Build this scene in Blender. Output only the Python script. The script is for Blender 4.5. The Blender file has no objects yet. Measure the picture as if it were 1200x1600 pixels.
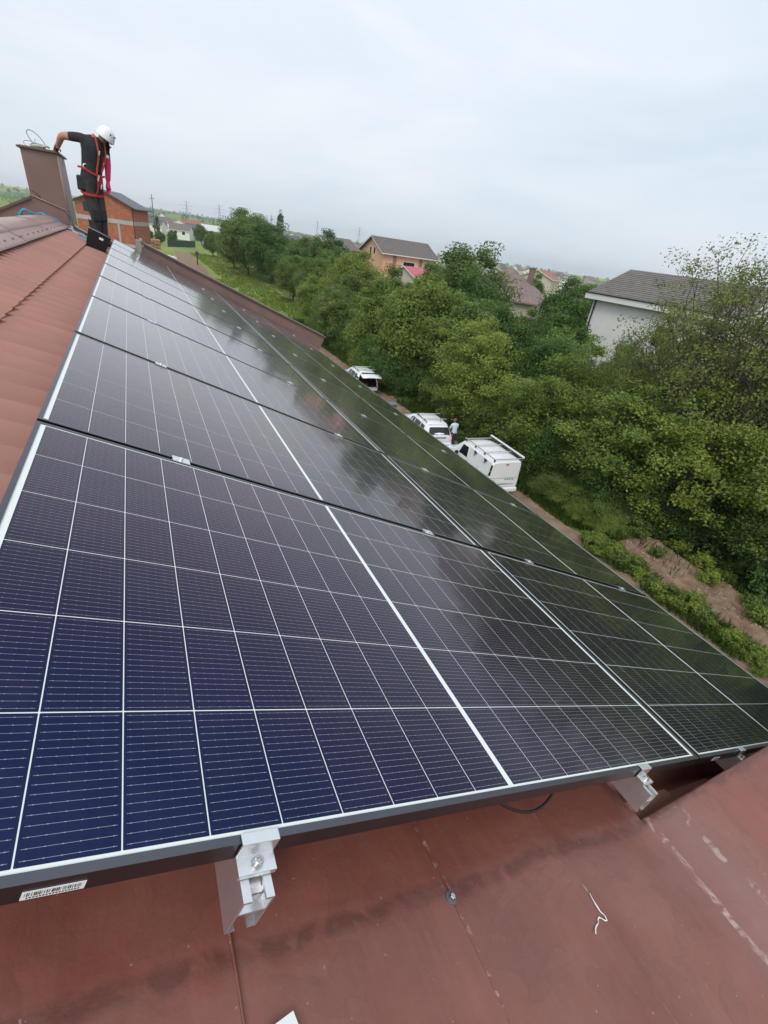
import bpy, bmesh, math, random
import numpy as np
from mathutils import Vector, Matrix

random.seed(7)
np.random.seed(7)
scene = bpy.context.scene
COL = scene.collection

# ------------------------------------------------------------------ camera
TH = math.radians(23.0)              # roof pitch
RZ = 8.986                           # height of the array's upper near corner above the ground
CT, ST = math.cos(TH), math.sin(TH)
cam_d = bpy.data.cameras.new('camera')
cam = bpy.data.objects.new('camera', cam_d)
COL.objects.link(cam)
right = Vector((0.89947982, -0.41801595, 0.12727423))
down = Vector((-0.10928482, -0.49722071, -0.86071388))
fwd = Vector((0.42307551, 0.76028563, -0.49292279))
M = Matrix.Identity(4)
for i in range(3):
    M[i][0] = right[i]; M[i][1] = -down[i]; M[i][2] = -fwd[i]
M[0][3], M[1][3], M[2][3] = 0.27785795, -0.30283544, 9.5
cam.matrix_world = M
cam_d.sensor_fit = 'VERTICAL'
cam_d.sensor_height = 24.0
cam_d.sensor_width = 18.0
cam_d.lens = 24.0 * 728.527 / 1600.0
cam_d.clip_start = 0.02
cam_d.clip_end = 20000.0
scene.camera = cam

# ------------------------------------------------------------------ sky, sun, exposure
SUN_EL, SUN_AZ = math.radians(52), math.radians(215)
world = bpy.data.worlds.new('World')
scene.world = world
world.use_nodes = True
wn, wl = world.node_tree.nodes, world.node_tree.links
wn.clear()
w_out = wn.new('ShaderNodeOutputWorld')
w_bg = wn.new('ShaderNodeBackground')
w_bg.inputs['Strength'].default_value = 0.1
w_sky = wn.new('ShaderNodeTexSky')
w_sky.sky_type = 'NISHITA'
w_sky.sun_disc = False
w_sky.sun_elevation = SUN_EL
w_sky.sun_rotation = SUN_AZ
w_sky.altitude = 100
w_sky.air_density = 1.0
w_sky.dust_density = 3.0
w_sky.ozone_density = 1.5
w_tc = wn.new('ShaderNodeTexCoord')
w_map = wn.new('ShaderNodeMapping')
w_map.inputs['Scale'].default_value = (1.0, 1.0, 3.2)
w_noise = wn.new('ShaderNodeTexNoise')
w_noise.inputs['Scale'].default_value = 1.3
w_noise.inputs['Detail'].default_value = 5
w_noise.inputs['Roughness'].default_value = 0.55
w_noise.inputs['Distortion'].default_value = 0.6
w_ramp = wn.new('ShaderNodeValToRGB')
w_ramp.color_ramp.elements[0].position = 0.30
w_ramp.color_ramp.elements[0].color = (6.35, 7.55, 8.6, 1)
w_ramp.color_ramp.elements[1].position = 0.70
w_ramp.color_ramp.elements[1].color = (8.9, 9.3, 9.8, 1)
w_mix = wn.new('ShaderNodeMix')
w_mix.data_type = 'RGBA'
w_mix.inputs[0].default_value = 0.86          # nearly closed cloud cover in front of the blue
wl.new(w_tc.outputs['Generated'], w_map.inputs['Vector'])
wl.new(w_map.outputs['Vector'], w_noise.inputs['Vector'])
wl.new(w_noise.outputs['Fac'], w_ramp.inputs['Fac'])
wl.new(w_sky.outputs['Color'], w_mix.inputs[6])
wl.new(w_ramp.outputs['Color'], w_mix.inputs[7])
w_sep = wn.new('ShaderNodeSeparateXYZ')
w_el = wn.new('ShaderNodeMapRange')          # overcast sky: the zenith is brighter than the horizon
w_el.inputs['From Min'].default_value = 0.0
w_el.inputs['From Max'].default_value = 0.8
w_el.inputs['To Min'].default_value = 0.98
w_el.inputs['To Max'].default_value = 1.22
w_sc = wn.new('ShaderNodeVectorMath')
w_sc.operation = 'SCALE'
wl.new(w_tc.outputs['Generated'], w_sep.inputs[0])
wl.new(w_sep.outputs['Z'], w_el.inputs['Value'])
wl.new(w_mix.outputs[2], w_sc.inputs[0])
wl.new(w_el.outputs[0], w_sc.inputs['Scale'])
wl.new(w_sc.outputs[0], w_bg.inputs['Color'])
wl.new(w_bg.outputs['Background'], w_out.inputs['Surface'])

sun_d = bpy.data.lights.new('sun', 'SUN')
sun_d.energy = 1.5
sun_d.angle = math.radians(25)
sun_d.color = (1.0, 0.96, 0.9)
sun = bpy.data.objects.new('sun', sun_d)
COL.objects.link(sun)
sdir = Vector((math.sin(SUN_AZ) * math.cos(SUN_EL), math.cos(SUN_AZ) * math.cos(SUN_EL), math.sin(SUN_EL)))
sun.rotation_euler = sdir.to_track_quat('Z', 'Y').to_euler()
sun.location = (0, 0, 60)

scene.view_settings.view_transform = 'Standard'
scene.view_settings.look = 'None'
scene.view_settings.exposure = 0.1
scene.view_settings.gamma = 1.0
scene.view_settings.use_curve_mapping = False
scene.cycles.max_bounces = 10
scene.cycles.diffuse_bounces = 7
scene.cycles.transmission_bounces = 8
scene.cycles.transparent_max_bounces = 8
scene.cycles.use_denoising = True

# ------------------------------------------------------------------ helpers
def tag(o, label=None, cat=None, group=None, kind=None):
    if label: o['label'] = label
    if cat: o['category'] = cat
    if group: o['group'] = group
    if kind: o['kind'] = kind
    return o

def empty(name, loc=(0, 0, 0), rz=0.0, parent=None):
    o = bpy.data.objects.new(name, None)
    COL.objects.link(o)
    o.location = loc
    o.rotation_euler = (0, 0, rz)
    o.empty_display_size = 0.2
    if parent: o.parent = parent
    return o

ROOF = Matrix(((CT, 0, ST, 0), (0, 1, 0, 0), (-ST, 0, CT, RZ), (0, 0, 0, 1)))   # (u down slope, v along ridge, n)
def roof_empty(name, u, v, n):
    o = bpy.data.objects.new(name, None)
    COL.objects.link(o)
    o.matrix_world = ROOF @ Matrix.Translation((u, v, n))
    o.empty_display_size = 0.2
    return o
def R3(u, v, n):
    return ROOF @ Vector((u, v, n))

class MB:
    """collects shapes, builds one mesh object"""
    def __init__(s): s.v = []; s.f = []; s.m = []
    def add(s, vs, fs, mi=0):
        b = len(s.v)
        s.v += [tuple(p) for p in vs]
        s.f += [tuple(b + i for i in f) for f in fs]
        s.m += [mi] * len(fs)
        return s
    def box(s, c, d, rot=None, mi=0, taper=None):
        hx, hy, hz = d[0] / 2, d[1] / 2, d[2] / 2
        vs = []
        for sz in (-1, 1):
            t = taper if (taper and sz > 0) else (1, 1)
            for sx, sy in ((-1, -1), (1, -1), (1, 1), (-1, 1)):
                p = Vector((sx * hx * t[0], sy * hy * t[1], sz * hz))
                if rot: p = rot @ p
                vs.append(p + Vector(c))
        return s.add(vs, [(3, 2, 1, 0), (4, 5, 6, 7), (0, 1, 5, 4), (1, 2, 6, 5), (2, 3, 7, 6), (3, 0, 4, 7)], mi)
    def tube(s, pts, r, n=8, mi=0, cap=True):
        pts = [Vector(p) for p in pts]
        rs = r if isinstance(r, (list, tuple)) else [r] * len(pts)
        vs, fs = [], []
        prev = None
        for i, p in enumerate(pts):
            d = (pts[min(i + 1, len(pts) - 1)] - pts[max(i - 1, 0)]).normalized()
            a = Vector((0, 0, 1)) if abs(d.z) < .9 else Vector((1, 0, 0))
            x = d.cross(a).normalized() if prev is None else (prev - d * prev.dot(d)).normalized()
            prev = x
            y = d.cross(x)
            for k in range(n):
                t = 2 * math.pi * k / n
                vs.append(p + (x * math.cos(t) + y * math.sin(t)) * rs[i])
        for i in range(len(pts) - 1):
            for k in range(n):
                a, b = i * n + k, i * n + (k + 1) % n
                fs.append((a, b, b + n, a + n))
        if cap:
            fs.append(tuple(range(n))[::-1]); fs.append(tuple((len(pts) - 1) * n + k for k in range(n)))
        return s.add(vs, fs, mi)
    def prism(s, poly, axis, a, b, mi=0):
        """poly: 2D outline, extruded from a to b along axis (0,1,2); other two axes in order"""
        def p3(q, t):
            r = [0, 0, 0]; o = [i for i in range(3) if i != axis]
            r[axis] = t; r[o[0]] = q[0]; r[o[1]] = q[1]; return r
        n = len(poly)
        vs = [p3(q, a) for q in poly] + [p3(q, b) for q in poly]
        fs = [tuple(range(n))[::-1], tuple(range(n, 2 * n))] + [(i, (i + 1) % n, n + (i + 1) % n, n + i) for i in range(n)]
        return s.add(vs, fs, mi)
    def lathe(s, prof, c, n=16, mi=0, axis=2):
        vs, fs = [], []
        for r, z in prof:
            for k in range(n):
                t = 2 * math.pi * k / n
                q = [r * math.cos(t), r * math.sin(t), z]
                if axis == 0: q = [q[2], q[0], q[1]]
                if axis == 1: q = [q[0], q[2], q[1]]
                vs.append((c[0] + q[0], c[1] + q[1], c[2] + q[2]))
        for i in range(len(prof) - 1):
            for k in range(n):
                a, b = i * n + k, i * n + (k + 1) % n
                fs.append((a, b, b + n, a + n))
        fs.append(tuple(range(n))[::-1]); fs.append(tuple((len(prof) - 1) * n + k for k in range(n)))
        return s.add(vs, fs, mi)
    def grid(s, P, mi=0):
        """P: 2D list of points"""
        nr, nc = len(P), len(P[0])
        vs = [p for row in P for p in row]
        fs = [(i * nc + j, i * nc + j + 1, (i + 1) * nc + j + 1, (i + 1) * nc + j) for i in range(nr - 1) for j in range(nc - 1)]
        return s.add(vs, fs, mi)
    def mesh(s, name, mats, smooth=False, fix=True):
        me = bpy.data.meshes.new(name)
        me.from_pydata(s.v, [], s.f)
        for m in (mats if isinstance(mats, (list, tuple)) else [mats]): me.materials.append(m)
        if any(s.m): me.polygons.foreach_set('material_index', s.m)
        if fix:
            bm = bmesh.new(); bm.from_mesh(me)
            bmesh.ops.recalc_face_normals(bm, faces=bm.faces)
            bm.to_mesh(me); bm.free()
        if smooth:
            me.polygons.foreach_set('use_smooth', [True] * len(me.polygons))
        me.update()
        return me
    def build(s, name, mats, parent=None, smooth=False, bevel=0.0, fix=True, seg=2):
        o = bpy.data.objects.new(name, s.mesh(name, mats, smooth, fix))
        COL.objects.link(o)
        if parent: o.parent = parent
        if bevel:
            b = o.modifiers.new('bevel', 'BEVEL'); b.width = bevel; b.segments = seg; b.limit_method = 'ANGLE'
        if smooth and not bevel:
            pass
        return o

def smooth_by_angle(o, deg=40):
    me = o.data
    me.polygons.foreach_set('use_smooth', [True] * len(me.polygons))
    bm = bmesh.new(); bm.from_mesh(me)
    for e in bm.edges:
        if len(e.link_faces) == 2 and e.calc_face_angle(0) > math.radians(deg): e.smooth = False
    bm.to_mesh(me); bm.free()
    return o

def copy_tree(o, parent=None):
    c = o.copy()
    COL.objects.link(c)
    if parent: c.parent = parent
    for ch in o.children: copy_tree(ch, c)
    return c

# ------------------------------------------------------------------ materials
MATS = {}
def new_mat(name):
    m = bpy.data.materials.new(name); m.use_nodes = True
    nt = m.node_tree
    return m, nt, nt.nodes, nt.links, nt.nodes['Principled BSDF']

def mat(name, col, rough=0.6, metal=0.0, spec=0.5, var=0.0, vscale=4.0, bump=0.0, bscale=40.0, coat=0.0, col2=None, coord='Object', dirt=None):
    """plain surface: colour with noise variation, fine relief and optional dirt patches"""
    if name in MATS: return MATS[name]
    m, nt, N, L, P = new_mat(name)
    P.inputs['Roughness'].default_value = rough
    P.inputs['Metallic'].default_value = metal
    P.inputs['Specular IOR Level'].default_value = spec
    P.inputs['Coat Weight'].default_value = coat
    P.inputs['Base Color'].default_value = (*col, 1)
    tc = N.new('ShaderNodeTexCoord')
    if var or col2:
        no = N.new('ShaderNodeTexNoise'); no.inputs['Scale'].default_value = vscale; no.inputs['Detail'].default_value = 6
        no.inputs['Roughness'].default_value = 0.6
        L.new(tc.outputs[coord], no.inputs['Vector'])
        r = N.new('ShaderNodeValToRGB')
        r.color_ramp.elements[0].position = 0.3; r.color_ramp.elements[1].position = 0.7
        a = col2 if col2 else tuple(max(0, c * (1 - var)) for c in col)
        b = col if col2 else tuple(min(1, c * (1 + var)) for c in col)
        r.color_ramp.elements[0].color = (*a, 1); r.color_ramp.elements[1].color = (*b, 1)
        L.new(no.outputs['Fac'], r.inputs['Fac'])
        out = r.outputs['Color']
        if dirt:
            n2 = N.new('ShaderNodeTexNoise'); n2.inputs['Scale'].default_value = dirt[1]; n2.inputs['Detail'].default_value = 8
            n2.inputs['Distortion'].default_value = 1.0
            L.new(tc.outputs[coord], n2.inputs['Vector'])
            r2 = N.new('ShaderNodeValToRGB'); r2.color_ramp.elements[0].position = dirt[2]; r2.color_ramp.elements[1].position = dirt[2] + 0.18
            L.new(n2.outputs['Fac'], r2.inputs['Fac'])
            mx = N.new('ShaderNodeMix'); mx.data_type = 'RGBA'
            mu = N.new('ShaderNodeMath'); mu.operation = 'MULTIPLY'; mu.inputs[1].default_value = dirt[3]
            L.new(r2.outputs['Color'], mu.inputs[0]); L.new(mu.outputs[0], mx.inputs[0])
            L.new(out, mx.inputs[6]); mx.inputs[7].default_value = (*dirt[0], 1)
            out = mx.outputs[2]
        L.new(out, P.inputs['Base Color'])
    if bump:
        nb = N.new('ShaderNodeTexNoise'); nb.inputs['Scale'].default_value = bscale; nb.inputs['Detail'].default_value = 5
        L.new(tc.outputs[coord], nb.inputs['Vector'])
        bp = N.new('ShaderNodeBump'); bp.inputs['Strength'].default_value = bump; bp.inputs['Distance'].default_value = 0.02
        L.new(nb.outputs['Fac'], bp.inputs['Height']); L.new(bp.outputs['Normal'], P.inputs['Normal'])
    MATS[name] = m
    return m

def leaf_mat(name, c1, c2, c3):
    """leaves: colour varies over the crown and from leaf to leaf, light passes through"""
    m, nt, N, L, P = new_mat(name)
    N.remove(P)
    out = N['Material Output']
    tc = N.new('ShaderNodeTexCoord')
    no = N.new('ShaderNodeTexNoise'); no.inputs['Scale'].default_value = 1.1; no.inputs['Detail'].default_value = 4
    L.new(tc.outputs['Object'], no.inputs['Vector'])
    wh = N.new('ShaderNodeTexNoise'); wh.inputs['Scale'].default_value = 9.0; wh.inputs['Detail'].default_value = 2
    L.new(tc.outputs['Object'], wh.inputs['Vector'])
    ad = N.new('ShaderNodeMath'); ad.operation = 'ADD'
    m2 = N.new('ShaderNodeMath'); m2.operation = 'MULTIPLY'; m2.inputs[1].default_value = 0.55
    m3 = N.new('ShaderNodeMath'); m3.operation = 'MULTIPLY'; m3.inputs[1].default_value = 0.45
    L.new(no.outputs['Fac'], m2.inputs[0]); L.new(wh.outputs['Fac'], m3.inputs[0])
    L.new(m2.outputs[0], ad.inputs[0]); L.new(m3.outputs[0], ad.inputs[1])
    r = N.new('ShaderNodeValToRGB')
    r.color_ramp.elements[0].position = 0.36; r.color_ramp.elements[0].color = (*c1, 1)
    r.color_ramp.elements[1].position = 0.64; r.color_ramp.elements[1].color = (*c3, 1)
    e = r.color_ramp.elements.new(0.5); e.color = (*c2, 1)
    L.new(ad.outputs[0], r.inputs['Fac'])
    oi = N.new('ShaderNodeObjectInfo')
    mx = N.new('ShaderNodeMix'); mx.data_type = 'RGBA'; mx.blend_type = 'MULTIPLY'; mx.inputs[0].default_value = 1.0
    L.new(r.outputs['Color'], mx.inputs[6]); L.new(oi.outputs['Color'], mx.inputs[7])
    df = N.new('ShaderNodeBsdfPrincipled'); df.inputs['Roughness'].default_value = 0.5; df.inputs['Specular IOR Level'].default_value = 0.25
    tr = N.new('ShaderNodeBsdfTranslucent')
    L.new(mx.outputs[2], df.inputs['Base Color']); L.new(mx.outputs[2], tr.inputs['Color'])
    ms = N.new('ShaderNodeMixShader'); ms.inputs[0].default_value = 0.42
    L.new(df.outputs[0], ms.inputs[1]); L.new(tr.outputs[0], ms.inputs[2])
    L.new(ms.outputs[0], out.inputs['Surface'])
    MATS[name] = m
    return m

def glass_layer(P, ior=1.3, rough=0.03):
    P.inputs['IOR'].default_value = ior
    P.inputs['Roughness'].default_value = rough

TILE_RED = mat('painted_steel_red', (0.35, 0.165, 0.127), 0.38, spec=0.5, var=0.10, vscale=2.5, bump=0.04, bscale=120, dirt=((0.25, 0.15, 0.12), 3.0, 0.62, 0.5))
RIDGE_RED = mat('painted_steel_ridge', (0.33, 0.20, 0.17), 0.38, spec=0.5, var=0.08, vscale=2.0, bump=0.03, bscale=90)
WALL_BROWN = mat('painted_steel_brown', (0.205, 0.125, 0.108), 0.45, spec=0.5, var=0.12, vscale=2.0, bump=0.03, bscale=60, dirt=((0.24, 0.17, 0.15), 4.0, 0.6, 0.5))
COPING_BROWN = mat('coping_brown', (0.13, 0.075, 0.062), 0.4, spec=0.5, var=0.12, vscale=3.0)
ALU = mat('mill_aluminium', (0.78, 0.78, 0.79), 0.34, metal=0.9, var=0.06, vscale=30.0, bump=0.03, bscale=300)
STEEL = mat('stainless_bolt', (0.55, 0.54, 0.52), 0.28, metal=1.0)
FRAME = mat('black_anodised_frame', (0.125, 0.125, 0.138), 0.34, metal=1.0, var=0.06, vscale=20)
BLACK = mat('black_plastic', (0.016, 0.016, 0.017), 0.42, spec=0.4)
WHITE_PAINT = mat('white_car_paint', (0.80, 0.81, 0.82), 0.22, spec=0.5, coat=0.5, var=0.03, vscale=1.5)
RUBBER = mat('tyre_rubber', (0.02, 0.02, 0.02), 0.85)
CAR_GLASS = mat('car_glass', (0.012, 0.014, 0.016), 0.06, spec=0.6)
RED_LENS = mat('tail_lamp_red', (0.35, 0.015, 0.012), 0.15, coat=0.5)
GREY_PLASTIC = mat('grey_plastic', (0.10, 0.10, 0.105), 0.6)
LABEL_WHITE = mat('label_white', (0.78, 0.78, 0.76), 0.6)
# ------------------------------------------------------------------ the roof we stand on
house = empty('metal_roof_house', (1.5, 5, 0))
tag(house, 'house with red metal tile roof carrying the solar panels, seen from its gable', 'house')
def to_house(o):
    """parent to the house keeping world coordinates (meshes are written in world space)"""
    o.parent = house
    o.matrix_parent_inverse = Matrix.Translation((-1.5, -5, 0))
    return o
def world_part(mb, name, m, smooth=False, bevel=0.0, fix=True):
    return to_house(mb.build(name, m, None, smooth, bevel, fix))

TN, PITCH, MOD = -0.226, 0.184, 0.35
E0 = -0.335
def wave(v):
    c = math.cos(2 * math.pi * v / PITCH)
    return 0.031 * (c + 0.18 * (2 * c * c - 1))
def sheet(v0, v1, ulist_k, mirror=False):
    nv = int(round((v1 - v0) / PITCH * 12))
    vs = [v0 + (v1 - v0) * i / nv for i in range(nv + 1)]
    rows = []
    for k in range(ulist_k[0], ulist_k[1]):
        a, b = E0 + MOD * k, E0 + MOD * (k + 1)
        for fr in (0.0, 0.30, 0.7, 0.92, 1.0):
            row = []
            for v in vs:
                c = math.cos(2 * math.pi * v / PITCH)
                sc = 0.044 * c
                u = a + (b - a) * fr + (sc if fr > 0.9 else 0)
                if fr == 0.0: u += sc - 0.040 * max(0.0, c) ** 0.5 - 0.001                  # the next course starts under the scalloped lip
                n = TN + wave(v) + 0.036 * fr * (0.52 + 0.48 * c) - (0.004 if fr == 0 else 0)
                row.append((u, v, n))
            rows.append(row)
    return rows
v = -0.05
sheets = []
while v < 10.3:
    v1 = min(v + PITCH * 6, 10.315)
    mb = MB()
    rows = sheet(v, v1 + 0.004, (-2, 13))
    mb.grid([[R3(*p) for p in r] for r in rows])
    o = smooth_by_angle(world_part(mb, 'roof_sheet', TILE_RED), 30)
    v = v1
# far slope beyond the ridge (turned away from the camera)
XR = -0.95
mb = MB()
mb.grid([[Vector((2 * XR - R3(u, vv, 0).x, vv, R3(u, vv, TN).z)) for vv in (0.13, 10.3)] for u in (-0.97, 4.2)])
world_part(mb, 'back_slope_sheet', TILE_RED)

# ridge caps, lapped lengths
prof = [(-0.640, -0.160), (-0.655, -0.154), (-0.775, -0.149), (-0.783, -0.135), (-0.795, -0.129), (-0.86, -0.125), (-0.91, -0.132), (-0.938, -0.145)]
pr = [(R3(u, 0, n).x, R3(u, 0, n).z) for u, n in prof]
pr = pr + [(2 * XR - x, z) for x, z in pr[::-1]]
vv = 0.1
k = 0
while vv < 9.85:
    v2 = min(vv + 1.95, 9.93)
    mb = MB()
    lift0, lift1 = 0.0, 0.004
    mb.grid([[Vector((x, y, z + l)) for x, z in pr] for y, l in ((vv, lift1), (vv + 0.06, lift1), (v2 + 0.07, lift0))])
    # turned-down lip
    mb.grid([[Vector((pr[0][0], y, pr[0][1] + l)) for y, l in ((vv, lift1), (v2 + 0.07, lift0))],
             [Vector((pr[0][0] + 0.004, y, pr[0][1] + l - 0.012)) for y, l in ((vv, lift1), (v2 + 0.07, lift0))]])
    o = world_part(mb, 'ridge_cap', RIDGE_RED, False)
    smooth_by_angle(o, 35)
    sc = MB()
    y = vv + 0.1
    while y < v2:
        p = R3(-0.69, y, -0.152)
        sc.lathe([(0.011, -0.004), (0.011, 0.003), (0.006, 0.004), (0.006, 0.011), (0.003, 0.012)], p, 8)
        y += PITCH * 2
    s = sc.build('cap_screws', COPING_BROWN, o)
    vv = v2
    k += 1

# far gable parapet: inner face, stepped top, coping
GY = 10.33
gx = [(-3.6, 8.16), (-1.56, 9.235), (-1.085, 9.455), (-0.66, 9.315), (-0.585, 9.10)]
low = [(R3(-0.5, 0, -0.135).x, R3(-0.5, 0, -0.135).z), (R3(0.45, 0, -0.135).x, R3(0.45, 0, -0.135).z)]
mb = MB(); mb.prism(gx + low + [(low[1][0], 6.5), (-3.6, 6.5)], 1, GY, GY + 0.28)
world_part(mb, 'gable_parapet', WALL_BROWN, bevel=0.004)
gp = world_part(MB().prism([(R3(0.45, 0, .155).x, R3(0.45, 0, .155).z), (R3(4.30, 0, .215).x, R3(4.30, 0, .215).z),
                            (R3(4.30, 0, -0.55).x, R3(4.30, 0, -0.55).z), (R3(0.45, 0, -0.55).x, R3(0.45, 0, -0.55).z)], 1, 10.43, 10.66),
                'gable_parapet', WALL_BROWN, bevel=0.004)
def coping(pts, y0, y1, name='coping', drop=0.035):
    mb = MB()
    for (a, b) in zip(pts[:-1], pts[1:]):
        for (yA, yB, t) in ((y0, y1, 0.0),):
            P = [[Vector((a[0], y0, a[1] - drop)), Vector((a[0], y0, a[1])), Vector((a[0], y1, a[1])), Vector((a[0], y1, a[1] - drop))],
                 [Vector((b[0], y0, b[1] - drop)), Vector((b[0], y0, b[1])), Vector((b[0], y1, b[1])), Vector((b[0], y1, b[1] - drop))]]
            mb.grid(P)
    o = world_part(mb, name, COPING_BROWN)
    sm = o.modifiers.new('thick', 'SOLIDIFY'); sm.thickness = 0.004; sm.offset = 0
    return o
t0 = [(R3(u, 0, n).x, R3(u, 0, n).z) for u, n in ((0.435, 0.168), (2.3, 0.197), (4.315, 0.228))]
coping(t0[:2], 10.405, 10.685)
coping([(t0[1][0], t0[1][1] - 0.003), (t0[2][0], t0[2][1] - 0.003)], 10.408, 10.682)
coping([(-3.6, 8.175), (-1.11, 9.458)], 10.30, 10.63)
coping([(-0.585, 9.12)] + [(x, z + 0.014) for x, z in low], 10.31, 10.64)
# pale cover strip along the right rake of the gable peak
mb = MB(); mb.tube([(-1.09, GY - 0.012, 9.468), (-0.86, GY - 0.012, 9.392), (-0.655, GY - 0.012, 9.322), (-0.60, GY - 0.014, 9.22), (-0.575, GY - 0.014, 9.09)], 0.010, 6)
world_part(mb, 'rake_strip', RIDGE_RED, True)
# rough mortar pier where the high part of the parapet begins
mb = MB()
mb.box(R3(0.40, 10.55, 0.03), (0.09, 0.2, 0.30)); mb.box(R3(0.385, 10.55, 0.19), (0.05, 0.16, 0.05))
world_part(mb, 'mortar_pier', mat('mortar', (0.42, 0.40, 0.37), 0.9, var=0.25, vscale=12, bump=0.5, bscale=30), bevel=0.012)

# chimney boxed in brown sheet on the gable peak
ch = empty('chimney', (-0.86, 10.9, 9.1)); to_house(ch)
def local(mb, o):
    mb.v = [tuple(Vector(p) - Vector(o)) for p in mb.v]; return mb
CO = (-0.86, 10.9, 9.1)
mb = MB()
CW0, CW1 = (-1.125, -0.645), (-1.10, -0.60)      # top and foot widths in X
vs = []
for z, (xa, xb) in ((8.9, CW1), (10.085, CW0)):
    vs += [(xa, 10.345, z), (xb, 10.345, z), (xb, 11.5, z), (xa, 11.5, z)]
mb.add(vs, [(3, 2, 1, 0), (4, 5, 6, 7), (0, 1, 5, 4), (1, 2, 6, 5), (2, 3, 7, 6), (3, 0, 4, 7)])
local(mb, CO).build('shaft', WALL_BROWN, ch, bevel=0.006)
mb = MB(); mb.box((-0.885, 10.92, 10.10), (0.56, 1.22, 0.028)); mb.box((-0.885, 10.92, 10.117), (0.50, 1.16, 0.012))
local(mb, CO).build('chimney_cap', COPING_BROWN, ch, bevel=0.004)
mb = MB()   # folded corner trim on the near right edge
mb.prism([(-0.70, 10.341), (-0.598, 10.341), (-0.598, 10.44), (-0.601, 10.44), (-0.601, 10.344), (-0.70, 10.344)], 2, 9.0, 9.01)
mb = MB()
mb.add([(-0.640, 10.338, 9.05), (-0.594, 10.338, 9.05), (-0.594, 10.42, 9.05), (-0.640, 10.338, 10.08), (-0.640, 10.338, 10.08), (-0.640, 10.42, 10.08)], [(0, 1, 4, 3), (1, 2, 5, 4)])
mb = MB()
mb.tube([(-0.617, 10.345, 9.05), (-0.642, 10.345, 10.07)], 0.012, 6)
local(mb, CO).build('corner_trim', RIDGE_RED, ch, True)
mb = MB()   # diagonal flashing seam
mb.tube([(-1.11, 10.338, 9.56), (-1.02, 10.338, 9.50), (-0.98, 10.338, 9.45)], 0.006, 5)
local(mb, CO).build('flashing_seam', COPING_BROWN, ch, True)

# house walls below
WALL_R = mat('render_cream', (0.62, 0.56, 0.47), 0.85, var=0.06, vscale=1.5)
mb = MB()
mb.box((1.2, 5.0, 3.4), (5.1, 10.4, 6.8))
world_part(mb, 'house_wall', WALL_R)
# eave board
mb = MB(); mb.tube([R3(4.34, -0.2, -0.30), R3(4.34, 10.4, -0.30)], 0.06, 8)
world_part(mb, 'gutter', COPING_BROWN, True)

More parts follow.
